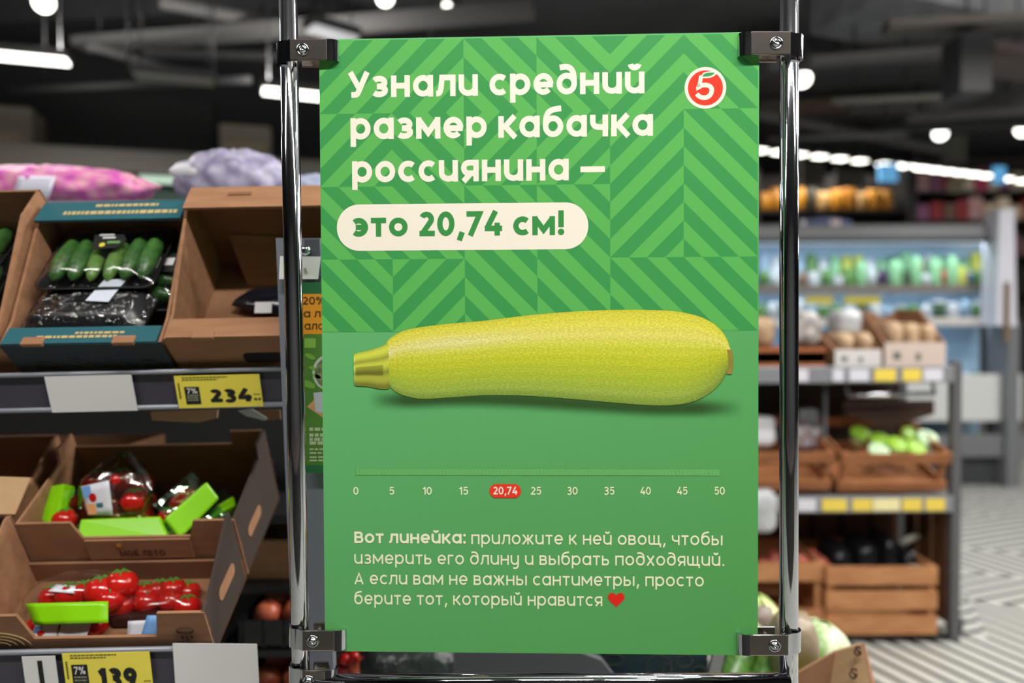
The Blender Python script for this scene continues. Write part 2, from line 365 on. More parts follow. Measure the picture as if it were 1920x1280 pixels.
q, r_ = wallpt(62, 284, .87), wallpt(402, 190, .87)
tag(obj('wall_panel', MB().box(((q.x + r_.x) / 2, .87, (q.z + r_.z) / 2), (r_.x - q.x, .04, r_.z - q.z), PW_M), mat('panel_black', (30, 31, 32), rough=.5)), 'large blank black panel on the wall above the refrigerator header', 'panel')
# ---- ceiling: ducts, trays, pipes
def beam(name, label, cat, p0, p1, w, h, m, Z=None, hang=(.15, .5, .85)):
    """long box between two photo points, both at the height z"""
    z = Z
    def hit(p):
        d = at(*p, 1) - EYE; return EYE + d * ((z - EYE.z) / d.z)
    a, b_ = hit(p0), hit(p1); d = (b_ - a); Ln = d.length
    M = Matrix.Translation(a) @ Matrix.Rotation(math.atan2(d.y, d.x), 4, 'Z')
    t = thing(name, label, cat, M)
    if cat == 'pipe': obj('run', MB().tube([(0, 0, 0), (Ln, 0, 0)], w / 2, 12), m, t, world=False)
    else:
        obj('run', MB().box((Ln / 2, 0, 0), (Ln, w, h)), m, t, world=False)
    for k in hang:
        x = Ln * k
        obj('hanger', MB().tube([(x, 0, h / 2), (x, 0, ZC - z)], .008, 6), blk, t, world=False)
    return t
grey = mat('duct_grey', (108, 106, 104), rough=.55); dgrey = mat('duct_dark', (62, 62, 64), rough=.6); lgrey = mat('duct_galvanised', (150, 154, 156), rough=.4, metal=.3, var=.3, scale=6)
beam('cable_tray', 'grey cable tray crossing the ceiling over the left lamps', 'cable tray', (150, 84), (1000, 20), .18, .06, grey, 3.5)
beam('ceiling_pipe', 'grey pipe slanting down behind the left chrome pole, high in the frame', 'pipe', (300, 2), (660, 74), .09, .09, grey, 3.6)
beam('ceiling_pipe', 'thin grey pipe running below the cable tray at the upper left', 'pipe', (160, 84), (330, 132), .06, .06, grey, 3.45)
beam('ceiling_pipe', 'grey pipe behind the left pole just above the row of long lamps', 'pipe', (270, 98), (900, 116), .07, .07, dgrey, 3.4)
beam('ventilation_duct', 'wide dark duct across the top left of the ceiling', 'duct', (-300, 62), (640, 20), .7, .25, dgrey, 3.96)
beam('ventilation_duct', 'broad galvanised duct at the upper right corner of the ceiling', 'duct', (1590, -10), (1960, 66), .8, .3, lgrey, 3.94)
beam('ventilation_duct', 'long dark duct right of the right pole below the galvanised one', 'duct', (1380, 150), (2000, 100), .45, .16, dgrey, 3.62, (.02, .06))
beam('cable_tray', 'grey tray with pinkish edge below the galvanised duct', 'cable tray', (1660, 52), (2000, 34), .16, .06, mat('tray_warm', (92, 84, 78), rough=.6), 3.5, (.9,))
beam('cable_tray', 'grey cable tray beside the round lamp at the right pole', 'cable tray', (1440, 122), (1790, 98), .14, .05, grey, 3.45, (.08,))
beam('ceiling_pipe', 'grey pipe descending to the right under the dark ceiling', 'pipe', (1420, 212), (1760, 280), .1, .1, grey, 3.3)
beam('cable_tray', 'short pale tray above the distant row of lamps', 'cable tray', (1590, 205), (1720, 197), .14, .05, grey, 3.42)
beam('ventilation_duct', 'dark duct over the distant shelves at the right', 'duct', (1380, 190), (1980, 170), .5, .14, dgrey, 3.78)
beam('ceiling_pipe', 'dark pipe running at the right edge over the shop', 'pipe', (1500, 245), (1960, 228), .12, .12, dgrey, 3.4)
beam('cable_tray', 'rust coloured tray at the right edge of the ceiling', 'cable tray', (1820, 108), (1990, 128), .4, .1, mat('tray_rust', (104, 92, 86), rough=.7), 3.4)
q = at(1812, 128, 5.1)
av = thing('air_vent', 'dark box vent hanging near the rust coloured tray', 'vent', Matrix.Translation((q.x, q.y, q.z - .2)))
obj('housing', MB().box((q.x, q.y, q.z), (.22, .24, .4)), dgrey, av, bevel=.02); obj('hanger', MB().tube([(q.x, q.y, q.z + .2), (q.x, q.y, ZC)], .012, 8), blk, av)
beam('ceiling_pipe', 'pale thin pipe crossing under the dark duct right of the round lamp', 'pipe', (1560, 190), (1840, 176), .05, .05, mat('pipe_pale', (150, 144, 136), rough=.5), 3.2)
beam('ceiling_pipe', 'thin grey pipe low over the distant lamps, left end behind the right pole', 'pipe', (1440, 262), (1700, 250), .05, .05, grey, 3.1)
beam('cable_tray', 'narrow grey tray at the right edge above the two round spotlights', 'cable tray', (1700, 222), (1960, 205), .1, .05, grey, 3.2, ())
beam('ceiling_pipe', 'grey pipe across the black wall zone below the unlit lamp', 'pipe', (20, 168), (470, 150), .05, .05, dgrey, 3.0)
# ---- lamps
glow = mat('lamp_diffuser', (255, 252, 240), emit=9); house = mat('lamp_housing', (70, 70, 72), rough=.5)
def linear_lamp(pos, heading, label, length=1.3, watts=0, m=None, group=None, drop=None):
    M = Matrix.Translation(pos) @ Matrix.Rotation(radians(heading), 4, 'Z'); t = thing('linear_lamp', label, 'lamp', M, group)
    obj('housing', MB().box((0, 0, .02), (length, .13, .05)), house, t, world=False, bevel=.008)
    obj('diffuser', MB().box((0, 0, -.012), (length - .03, .11, .018)), m or glow, t, world=False)
    for s in (-1, 1): obj('cable', MB().tube([(s * length * .4, 0, .04), (s * length * .4, 0, ZC - pos[2])], .004, 6), blk, t, world=False)
    if watts:
        l = bpy.data.lights.new('lamp_light', 'AREA'); l.shape = 'RECTANGLE'; l.size = length; l.size_y = .12; l.energy = watts; l.color = (1, .97, .92)
        lo = bpy.data.objects.new('lamp_light', l); C.objects.link(lo); lo.parent = t; lo.location = (0, 0, -.03)
        if watts < 10: return t
        u = bpy.data.lights.new('ceiling_fill_light', 'AREA'); u.shape = 'RECTANGLE'; u.size = length; u.size_y = .1; u.energy = watts * (.15 if pos[1] < 1.5 else 1.0); u.color = l.color  # upward light added on top of the lamp to brighten the ceiling
        uo = bpy.data.objects.new('ceiling_fill_light', u); C.objects.link(uo); uo.parent = t; uo.location = (0, 0, .05); uo.rotation_euler = (pi, 0, 0)
    return t
for i, (x, y, z, hd, wt) in enumerate(LAMPS):
    linear_lamp((x, y, z), hd, 'long unseen ceiling lamp over the aisle', watts=wt, group='long ceiling lamps over the aisle')
def lamp_px(px0, py0, px1, py1, Y0_, label, m=None, watts=0):
    a = at(px0, py0, Y0_); d = at(px1, py1, 1) - EYE; b_ = EYE + d * ((a.z - EYE.z) / d.z); v = b_ - a
    return linear_lamp(tuple((a + b_) / 2), math.degrees(math.atan2(v.y, v.x)), label, v.length, watts, m)
lamp_px(-60, 95, 132, 113, 4.3, 'lit long lamp at the left edge above the produce shelving', watts=30)
lamp_px(248, 138, 405, 152, 4.4, 'unlit long lamp between the two lit ones at the upper left', mat('lamp_off', (150, 146, 138), rough=.5))
lamp_px(488, 166, 640, 182, 4.55, 'lit long lamp behind the left chrome pole', watts=26)
lamp_px(576, 46, 668, 72, 4.0, 'bright lamp behind the upper left clamp', mat('lamp_dim', (206, 206, 210), emit=.9))
def spot(px, py, Y, r, label, group=None):
    p = at(px, py, Y); t = thing('spotlight', label, 'lamp', Matrix.Translation(p), group)
    obj('bulb', MB().ball((0, 0, 0), r), glow, t, world=False)
    obj('housing', MB().tube([(0, 0, r * .4), (0, .0, r * 3)], [r * 1.1, r * .8], 16), house, t, world=False)
    obj('stem', MB().tube([(0, 0, r * 2.5), (0, 0, max(ZC - p.z, r * 3))], .008, 8), house, t, world=False)
spot(82, 4, 4.2, .055, 'round bright spotlight at the upper left corner'); spot(722, -4, 4.6, .05, 'round bright spotlight above the headline of the poster')
spot(838, 10, 6.0, .03, 'faint small spotlight above the top edge of the poster')
spot(1504, 147, 5.3, .062, 'round bright spotlight right of the right chrome pole')
spot(1763, 250, 8.5, .075, 'round cool white spotlight above the blue sign'); spot(1917, 243, 8.5, .075, 'round white spotlight at the right edge')
k = 0
for x0, y0, x1, y1, n, Ya, Yb in ((1424, 280, 1612, 300, 6, 8.6, 9.4), (1658, 306, 1850, 328, 9, 9.6, 10.2), (1888, 334, 1950, 342, 3, 10.2, 10.3)):
    for i in range(n):
        f = i / (n - 1) if n > 1 else 0; a = at(x0 + (x1 - x0) * f, y0 + (y1 - y0) * f, Ya + (Yb - Ya) * f)
        linear_lamp(tuple(a), 24, 'short glowing lamp in the distant row above the shelves', .2, 5 if n == 6 else 0, group='distant row of glowing lamps')

isl = thing('produce_island', 'low dark unseen block added behind the viewer to darken pole reflections', 'island', Matrix.Translation((0, -1.1, 0)))  # added out of view to keep bright floor out of the chrome reflections
obj('body', MB().box((0, -1.1, .4), (4.6, .8, .8)), mat('reflection_block_dark', (40, 38, 38), rough=.6), isl, bevel=.01); obj('top', MB().box((0, -1.1, .82), (4.7, .9, .04)), mat('reflection_block_top', (60, 54, 50), rough=.5), isl, bevel=.005)
# ================================================================== POSTER on its pole frame
PC = EYE + Vector((0.03568, 1.00867, -0.02957)); PYAW = -1.8665
PM = Matrix.Translation(PC) @ Matrix.Rotation(radians(PYAW), 4, 'Z'); PMI = PM.inverted()
def pp(px, py):  # photo point -> poster plane (x, z)
    o = PMI @ EYE; d = PMI.to_3x3() @ (px_at(px, py, 1) - EYE); q = o - d * (o.y / d.y); return q.x, q.z
PW, PH, PT = .594, .841, .003
def lay(k): return lambda x, z: (x, -PT / 2 - .0002 * k, z)
def printed(name, rgb, **k): return mat(name, rgb, rough=.45, spec=.25, **k)
poster = thing('poster', 'large green printed poster about zucchini size clamped between two chrome poles', 'poster', PM)
bmat = printed('print_green', (92, 172, 98))
nt = bmat.node_tree; b = nt.nodes['Principled BSDF']
tc = nt.nodes.new('ShaderNodeTexCoord'); sp = nt.nodes.new('ShaderNodeSeparateXYZ'); nt.links.new(tc.outputs['Object'], sp.inputs[0])
ma = nt.nodes.new('ShaderNodeMath'); ma.operation = 'MULTIPLY_ADD'; ma.inputs[1].default_value = -.55; ma.inputs[2].default_value = .5
mb2 = nt.nodes.new('ShaderNodeMath'); mb2.operation = 'MULTIPLY_ADD'; mb2.inputs[1].default_value = .75
nt.links.new(sp.outputs['X'], ma.inputs[0]); nt.links.new(sp.outputs['Z'], mb2.inputs[0]); nt.links.new(ma.outputs[0], mb2.inputs[2])
rp = nt.nodes.new('ShaderNodeValToRGB'); nt.links.new(mb2.outputs[0], rp.inputs[0])
rp.color_ramp.elements[0].position = .05; rp.color_ramp.elements[0].color = (*lin(88, 164, 88), 1)
rp.color_ramp.elements[1].position = .75; rp.color_ramp.elements[1].color = (*lin(104, 188, 118), 1)
nt.links.new(rp.outputs[0], b.inputs['Base Color'])
def board_pt(i, j, y):  # slight curl of the sheet at the corners where the clamps press
    return (i, y, j)
m = MB(); m.prism([(x, -PT / 2, z) for x, z in rrect(-PW / 2, -PH / 2, PW / 2, PH / 2, .002, 3)], (0, PT, 0))
obj('board', m, bmat, poster, world=False)
# chevron print
def clip(poly, a, b, c):  # keep a*x+b*y<=c
    out = []
    for i in range(len(poly)):
        p, q = poly[i], poly[(i + 1) % len(poly)]; dp = a * p[0] + b * p[1] - c; dq = a * q[0] + b * q[1] - c
        if dp <= 0: out.append(p)
        if (dp < 0) != (dq < 0) and abs(dp - dq) > 1e-12: t = dp / (dp - dq); out.append((p[0] + (q[0] - p[0]) * t, p[1] + (q[1] - p[1]) * t))
    return out
ROWS = ['/2 /2 \\2 \\1 /2 \\1', '/1 \\2 /2 /1 /2 \\2', '\\2 \\2 \\1 \\2 /2 \\2', '\\1 /1 \\1 \\2 \\1 \\1']
gx = [pp(x, 400)[0] for x in (600, 736, 871, 1008, 1145, 1283, 1420)]; cw = (gx[6] - gx[1]) / 5; gx = [gx[1] + cw * (i - 1) for i in range(7)]
zt = pp(1145, 207)[1]; zb = pp(1145, 620)[1]; chh = (zt - zb) / 3; gz = [zt + chh - chh * i for i in range(5)]
light = MB(); dark = MB()
for rI, row in enumerate(ROWS):
    for cI, cell in enumerate(row.split()):
        x0, z0 = gx[cI], gz[rI]
        for k in range(-4, 8):
            lo, hi = k * .25, k * .25 + .25
            isl = (k % 2 == 0) == (cell[1] == '1')
            sq = [(0, 0), (1, 0), (1, 1), (0, 1)]
            sgn = 1 if cell[0] == '/' else -1
            q = clip(clip(sq, 1, sgn, hi), -1, -sgn, -lo)
            q = [(x0 + a * cw, z0 - b_ * chh) for a, b_ in q]
            for A, B, Cc in ((-1, 0, PW / 2 - .0003), (1, 0, PW / 2 - .0003), (0, 1, PH / 2 - .0003)):
                if len(q) > 2: q = clip(q, A, B, Cc)
            if len(q) > 2: (light if isl else dark).flat([lay(1)(*p) for p in q])
obj('light_chevrons', light, printed('print_light_green', (96, 184, 90)), poster, world=False, label='light green chevron stripes of the poster print')
obj('dark_chevrons', dark, printed('print_dark_green', (64, 156, 82)), poster, world=False, label='darker green chevron stripes of the poster print')
cream = printed('print_cream', (250, 243, 226)); red = printed('print_red', (245, 62, 40)); dgreen = printed('print_text_green', (62, 148, 74))
def ptext(name, s, pxl, pxr, base, xh, w, m, k=2, parent=poster, join=None, **kw):
    t = join or MB(); x0, z0 = pp(pxl, base); x1, z1 = pp(pxr, base - 0)
    sl = (z1 - z0) / (x1 - x0) * 0
    text(t, s, x0, x1, z0, xh, w, lay(k), **kw)
    if not join: return obj(name, t, m, parent, world=False)
pxm = PW / 814
h = MB()
for s, l, r_, bs in (('Узнали средний', 654, 1208, 184), ('размер кабачка', 658, 1224, 262.5), ('россиянина —', 661, 1134, 343)):
    ptext('', s, l, r_, bs, 40 * pxm, .27, cream, join=h)
obj('headline', h, cream, poster, world=False, label='cream headline lettering')
def place_poly(mb, pts, k): mb.flat([lay(k)(x, z) for x, z in pts])
x0, z1 = pp(632, 384); x1, z0 = pp(1103, 467); pill = MB(); place_poly(pill, rrect(x0, z0, x1, z1, (z1 - z0) / 2 * .98, 14), 2)
pl = obj('answer_pill', pill, cream, poster, world=False, label='cream rounded label reading the average size')
ptext('pill_lettering', 'это 20,74 см!', 661, 1058, 444, 35 * pxm, .285, dgreen, 3, parent=pl, dig=1.3, space=.46)
# emblem
cx, cz = pp(1322, 165.5); R_ = 38 * pxm
e = MB(); place_poly(e, disc(cx, cz, R_, 56), 2); em = obj('emblem', e, cream, poster, world=False, label='round red emblem with a white five and a leaf')
e = MB(); place_poly(e, disc(cx, cz, R_ * .84, 56), 3); obj('emblem_disc', e, red, em, world=False)
def epx(x, y): return (cx + (x - 760) / 9.14 * pxm, cz - (y - 600) / 9.14 * pxm)   # close-up pixels of the emblem
e = MB()
def estroke(pts, w, k=4):
    for q in ribbon([epx(*p) for p in pts], w / 9.14 * pxm, None): e.flat([lay(k)(p[0], p[1]) for p in q])
estroke([(690, 395), (650, 615)], 66)
estroke([(640, 582)] + bez((640, 590), (700, 530), (880, 540), (865, 650), 10) + bez((865, 650), (850, 790), (680, 800), (615, 700), 10)[1:], 76, 4.15)
lf = bez((690, 430), (690, 340), (760, 310), (960, 340), 10) + bez((960, 340), (900, 450), (820, 440), (690, 440), 10)[1:]
e.flat([lay(4.3)(*epx(*p)) for p in lf[:-1]])
obj('emblem_five', e, cream, em, world=False)
e = MB(); lf = bez((706, 415), (730, 350), (790, 340), (915, 352), 10) + bez((915, 352), (870, 415), (800, 415), (706, 415), 10)[1:]
e.flat([lay(5)(*epx(*p)) for p in lf[:-1]]); obj('emblem_leaf', e, printed('print_leaf', (70, 160, 90)), em, world=False)
# zucchini picture
top = [(722, 652), (727, 640), (735, 632), (755, 621), (790, 613), (850, 606), (900, 602), (950, 596), (1000, 590), (1060, 585), (1140, 581), (1220, 581), (1270, 584), (1310, 593), (1338, 607), (1358, 628), (1368, 652), (1371, 668)]
bot = [(722, 700), (727, 716), (735, 728), (750, 738), (775, 745), (800, 747), (850, 744), (920, 740), (1000, 742), (1080, 748), (1150, 754), (1220, 759), (1270, 758), (1310, 748), (1343, 726), (1361, 700), (1370, 682), (1371, 672)]
def interp(t, L):
    n = len(L) - 1; i = min(int(t * n), n - 1); u = t * n - i
    p = [L[max(i - 1, 0)], L[i], L[i + 1], L[min(i + 2, n)]]
    return tuple(.5 * (2 * b + (c - a) * u + (2 * a - 5 * b + 4 * c - d) * u * u + (3 * b - a - 3 * c + d) * u ** 3) for a, b, c, d in zip(*p))
def zcol(s, t):
    keys = [(0, (222, 216, 70)), (.1, (238, 232, 84)), (.27, (240, 234, 116)), (.4, (222, 222, 72)), (.55, (206, 212, 56)), (.75, (182, 200, 62)), (.9, (166, 190, 80)), (1, (132, 160, 64))]
    for (a, ca), (b_, cb) in zip(keys, keys[1:]):
        if t <= b_: u = (t - a) / (b_ - a); c = [x + (y - x) * u for x, y in zip(ca, cb)]; break
    hl = math.exp(-((s - .07) / .06) ** 2) * math.exp(-((t - .3) / .1) ** 2) + .6 * math.exp(-((s - .3) / .16) ** 2) * math.exp(-((t - .26) / .1) ** 2)
    c = [x + (y - x) * min(hl, 1) * .9 for x, y in zip(c, (248, 238, 190))]
    dk = max(0, s - .72) / .28 * max(0, t - .25); c = [x * (1 - .3 * dk) for x in c]
    rib = .5 + .5 * sin(t * 60 + s * 3); c = [x * (1 - .025 * rib * (1 - abs(2 * s - 1) * -.6)) for x in c]
    return c
def colour_mesh(nu, nv, fn, cfn, k):
    m = MB(); m.col = []
    m.sheet(lambda a, b_: lay(k)(*pp(*fn(a, b_))), nu, nv, smooth=False)
    for j in range(nv + 1):
        for i in range(nu + 1): m.col.append(lin(*cfn(i / nu, j / nv)))
    return m
def vcol_mat(name, speck=0):
    m = bpy.data.materials.new(name); m.use_nodes = True; nt = m.node_tree; b = nt.nodes['Principled BSDF']
    b.inputs['Roughness'].default_value = .45; b.inputs['Specular IOR Level'].default_value = .25
    a = nt.nodes.new('ShaderNodeAttribute'); a.attribute_name = 'print'
    if speck:
        tc = nt.nodes.new('ShaderNodeTexCoord'); mp = nt.nodes.new('ShaderNodeMapping'); mp.inputs['Scale'].default_value = (.6, 1, 1.2)
        nz = nt.nodes.new('ShaderNodeTexNoise'); nz.inputs['Scale'].default_value = 420; nz.inputs['Detail'].default_value = 2
        r = nt.nodes.new('ShaderNodeValToRGB'); r.color_ramp.elements[0].position = .38; r.color_ramp.elements[1].position = .66
        r.color_ramp.elements[0].color = (.82, .84, .7, 1); r.color_ramp.elements[1].color = (1.12, 1.1, 1.25, 1)
        mx = nt.nodes.new('ShaderNodeMixRGB'); mx.blend_type = 'MULTIPLY'; mx.inputs[0].default_value = speck
        nt.links.new(tc.outputs['Object'], mp.inputs[0]); nt.links.new(mp.outputs[0], nz.inputs['Vector']); nt.links.new(nz.outputs['Fac'], r.inputs[0])
        nt.links.new(a.outputs['Color'], mx.inputs[1]); nt.links.new(r.outputs[0], mx.inputs[2]); nt.links.new(mx.outputs[0], b.inputs['Base Color'])
    else: nt.links.new(a.outputs['Color'], b.inputs['Base Color'])
    return m
zpt = lambda s, t: tuple(a + (b_ - a) * t for a, b_ in zip(interp(s, top), interp(s, bot)))
zp = obj('zucchini_picture', colour_mesh(110, 36, zpt, zcol, 4), vcol_mat('print_zucchini', .85), poster, world=False, label='printed picture of a pale yellow green zucchini')
stt = [(664, 668), (668, 662), (690, 657), (710, 651), (722, 646), (729, 642)]; stb = [(665, 720), (670, 723), (690, 724), (710, 728), (724, 729), (731, 727)]
def scol(s, t):
    c = (196, 204, 74) if s > .1 else (216, 220, 120)
    v = .72 + .28 * abs(sin(t * 9.5 + .4)); v *= 1.12 - .5 * max(0, t - .35)
    if .45 < t < .7 and .15 < s < .75: v *= .75
    return [x * v for x in c]
obj('stem_picture', colour_mesh(20, 24, lambda s, t: tuple(a + (b_ - a) * t for a, b_ in zip(interp(s, stt), interp(s, stb))), scol, 5), vcol_mat('print_stem'), zp, world=False)
obj('blossom_scar_picture', colour_mesh(4, 10, lambda s, t: (1362 + 9 * s + 3 * sin(t * pi), 655 + 46 * t), lambda s, t: (150 + 14 * sin(t * 9), 136, 62), 5), vcol_mat('print_scar'), zp, world=False)
# the printed picture's own drop shade under the vegetable, part of the artwork
def shpt(s, t):
    x, y = interp(min(max(s, 0), 1), bot); x = 690 + (1395 - 690) * s
    b0 = interp(min(max((s - .05) / .93, 0), 1), bot)[1]
    yb = 744 if x < 775 else (744 - 3 * sin((x - 775) / 200 * pi) if x < 975 else 744 + min((x - 975) / 245, 1) * 15)
    return (x, yb - 30 + 62 * t)
def shc(s, t):
    x = 690 + 705 * s; yv = -30 + 62 * t; a = math.exp(-((yv - 6) / 13) ** 2) * min(1, s / .12) * min(1, (1 - s) / .1)
    gr = (96 - 10 * s, 172 - 10 * s, 103 - 16 * s)
    return [g_ + (d - g_) * a * .75 for g_, d in zip(gr, (52, 84, 40))]
def shade_alpha():
    m = bpy.data.materials.new('print_artwork_shade'); m.use_nodes = True; nt = m.node_tree; b = nt.nodes['Principled BSDF']
    b.inputs['Base Color'].default_value = (*lin(58, 88, 44), 1); b.inputs['Roughness'].default_value = .45; b.inputs['Specular IOR Level'].default_value = .25
    a = nt.nodes.new('ShaderNodeAttribute'); a.attribute_name = 'print'; nt.links.new(a.outputs['Fac'], b.inputs['Alpha']); return m
def sha(s, t):
    yv = -30 + 62 * t; a = math.exp(-((yv - 5) / 13) ** 2) * min(1, s / .1) * min(1, (1 - s) / .12) * .8
    a *= min(1, (1 - t) / .15)
    v = (a * 1.0); v = v * 12.92 if v <= .0031308 else 1.055 * v ** (1 / 2.4) - .055
    return (v * 255,) * 3
obj('picture_shade', colour_mesh(80, 24, shpt, sha, 3), shade_alpha(), zp, world=False)
# ruler
rm = printed('print_ruler', (112, 188, 108)); r0 = MB()
xa, zr = pp(668, 884); xb, zr2 = pp(1349, 884)
place_poly(r0, [(xa, zr - .0042), (xb, zr - .0042), (xb, zr + .0042), (xa, zr + .0042)], 2)
for i in range(101):
    x = xa + (xb - xa) * i / 100; hh = .010 if i % 10 == 0 else (.008 if i % 2 == 0 else .0062)
    place_poly(r0, [(x - .00022, zr), (x + .00022, zr), (x + .00022, zr + hh), (x - .00022, zr + hh)], 2)
    place_poly(r0, [(x - .00022, zr - hh * .8), (x + .00022, zr - hh * .8), (x + .00022, zr), (x - .00022, zr)], 2)
rl = obj('ruler_scale', r0, rm, poster, world=False, label='pale ruler bar with fine ticks')
n = MB(); pale = printed('print_pale_yellow', (250, 252, 214))
for s, c in (('0', 668), ('5', 735), ('10', 801.5), ('15', 869.5), ('25', 1005), ('30', 1073), ('35', 1142), ('40', 1210), ('45', 1278.5), ('50', 1348.5)):
    wd = 9.5 if len(s) == 1 else 19.5
    if s[0] == '1': wd = 17
    ptext('', s, c - wd / 2, c + wd / 2, 926.5, 11.6 * pxm, .2, pale, join=n)
obj('ruler_numbers', n, pale, rl, world=False)
x0, z1 = pp(918, 906.5); x1, z0 = pp(977, 932.5); p_ = MB(); place_poly(p_, rrect(x0, z0, x1, z1, (z1 - z0) / 2 * .98), 3)
rp_ = obj('ruler_mark', p_, red, rl, world=False, label='red rounded mark on the ruler')
ptext('mark_number', '20,74', 925, 970, 926, 11.6 * pxm, .23, cream, 4, parent=rp_)
# caption
c_ = MB()
ptext('', 'Вот линейка:', 665, 874, 1017, 18.5 * pxm, .235, pale, join=c_)
for s, l, r_, bs in (('приложите к ней овощ, чтобы', 884, 1354, 1019), ('измерить его длину и выбрать подходящий.', 665, 1358, 1056), ('А если вам не важны сантиметры, просто', 665, 1319, 1094), ('берите тот, который нравится', 665, 1129, 1131.5)):
    ptext('', s, l, r_, bs, 18.5 * pxm, .18, pale, join=c_, space=.5, gap=.2)
obj('caption', c_, pale, poster, world=False, label='pale caption of four lines')
hx = MB(); hp = []
for i in range(48):
    t = 2 * pi * i / 48; X = 16 * sin(t) ** 3; Y = 13 * cos(t) - 5 * cos(2 * t) - 2 * cos(3 * t) - cos(4 * t); hp.append((1155 + X * .98, 1122 - Y * .98))
place_poly(hx, [pp(*p) for p in hp], 2); obj('heart_print', hx, printed('print_heart', (232, 44, 30)), poster, world=False)

# ---- chrome frame: two poles, lower cross bar, clamps
chrome = mat('chrome', (208, 211, 216), rough=.07, metal=1); steel = mat('clamp_steel', (150, 146, 142), rough=.16, metal=1)
dsteel = mat('clamp_face', (176, 168, 160), rough=.25, metal=1)
def line3(p0, p1, Y, z0, z1):
    a, b_ = at(*p0, Y), at(*p1, Y); d = (b_ - a) / (b_.z - a.z); return a + d * (z0 - a.z), a + d * (z1 - a.z)
YL = PC.y + .012 + .30 * sin(radians(-PYAW)); YR = PC.y + .012 - .30 * sin(radians(-PYAW))
stand = thing('pole_stand', 'chrome pole stand whose two upright poles and cross bar carry the green poster', 'stand', Matrix.Translation((.03, 1.02, 0)))
Lb, Lt = line3((541, 60), (564, 1240), YL, .02, 2.6); Rb, Rt = line3((1479.5, 60), (1479, 1240), YR, .02, 2.6)
for a, b_ in ((Lb, Lt), (Rb, Rt)):
    po = obj('pole', MB().tube([a, a + (b_ - a) * .5, b_], .0125, 32), chrome, stand)
    obj('foot', MB().loft([[(a.x + .05 * k * cos(t * pi / 12), a.y + .05 * k * sin(t * pi / 12), zz) for t in range(24)] for k, zz in ((1, 0), (1, .008), (.5, .02))]), chrome, stand)
    obj('pole_cap', MB().ball(tuple(b_), .014), chrome, po)
cl, cr = at(566, 1281, YL - .014), at(1479, 1279, YR - .014)
obj('cross_bar', MB().tube([cl, (cl + cr) / 2, cr], .0125, 32), chrome, stand)
cu = (at(1479, 1253, YR) - at(566, 1266, YL)).normalized()
def clamp(px0, px1, py0, py1, side, Y, lab, seen=True):
    yf = Y - .024
    a, b_ = at(px0, (py0 + py1) / 2, yf), at(px1, (py0 + py1) / 2, yf); L = (b_ - a).length; Hh = (at(px0, py0, yf) - at(px0, py1, yf)).length
    if side == 'L': a.x = at(px0, (py0 + py1) / 2, Y).x
    else: b_.x = at(px1, (py0 + py1) / 2, Y).x
    L = (b_ - a).length
    M = Matrix.Translation(a) @ Matrix.Rotation(math.atan2((b_ - a).y, (b_ - a).x), 4, 'Z') @ Matrix.Rotation(-math.asin((b_ - a).z / L), 4, 'Y')
    t = thing('pole_clamp', lab, 'clamp', M)
    pr = .0165; xp = pr if side == 'L' else L - pr; xe = L if side == 'L' else 0.0
    sg = 1 if side == 'L' else -1
    # strap: follows the pole, runs flat across the front, and rolls over the edge of the poster
    path = [(xp + sg * .004, .0395)] + [(xp - sg * pr * sin(radians(q)), .024 + pr * cos(radians(q))) for q in range(20, 170, 12)] + [(xp + sg * .001, .0075), (xp + sg * .005, .0045), (xp + sg * .01, .003)]
    flat_ = [(xe - sg * .016, .003)] + [(xe - sg * .010 + sg * .010 * sin(radians(q)), .013 - .010 * cos(radians(q))) for q in range(0, 130, 14)]
    for nm, P in (('pole_ring', path), ('edge_roll', flat_)):
        m = MB(); th = .0016; rings = []
        for i, p in enumerate(P):
            q0, q1 = P[max(i - 1, 0)], P[min(i + 1, len(P) - 1)]; d = Vector((q1[0] - q0[0], q1[1] - q0[1])).normalized(); nn = Vector((-d.y, d.x)) * th
            rings.append([(p[0] + nn.x, p[1] + nn.y, -Hh / 2), (p[0] + nn.x, p[1] + nn.y, Hh / 2), (p[0] - nn.x, p[1] - nn.y, Hh / 2), (p[0] - nn.x, p[1] - nn.y, -Hh / 2)])
        obj(nm, m.loft(rings), chrome, t, world=False, split=50)
    x0, x1 = sorted((xp + sg * .006, xe - sg * .014))
    obj('front_plate', MB().box(((x0 + x1) / 2, .003, 0), (x1 - x0, .0044, Hh)), dsteel, t, world=False, bevel=.0012)
    xb0, xb1 = sorted((xp + sg * .0145, xe - sg * .014))
    obj('back_plate', MB().box(((xb0 + xb1) / 2, .03, 0), (xb1 - xb0, .004, Hh)), dsteel, t, world=False, bevel=.0012)
    xs = L * (.46 if side == 'L' else .53)
    sc = obj('screw', MB().loft([[(xs + rr * cos(k * pi / 12), yy, rr * sin(k * pi / 12)) for k in range(24)] for rr, yy in ((.0085, .001), (.0082, -.0006), (.0068, -.0008), (.0062, .0002), (.0052, .0002), (.005, -.002), (.0036, -.0034), (.002, -.0036), (.0018, -.002), (.0001, -.002))]), chrome, t, world=False)
    obj('shank', MB().tube([(xs, .004, 0), (xs, .028, 0)], .003, 12), steel, t, world=False)
    return t
clamp(522, 632, 72, 112, 'L', YL, 'chrome clamp with a screw at the upper left corner of the green poster')
clamp(1389, 1502, 58, 102, 'R', YR, 'chrome clamp with a screw at the upper right corner of the green poster')
clamp(545, 646, 1183, 1221, 'L', YL, 'dark chrome clamp at the lower left corner of the green poster')
clamp(1387, 1498, 1191, 1230, 'R', YR, 'chrome clamp at the lower right corner of the green poster')
clamp(545, 628, 1258, 1296, 'L', YL, 'chrome clamp joining the cross bar to the left pole, below the poster')
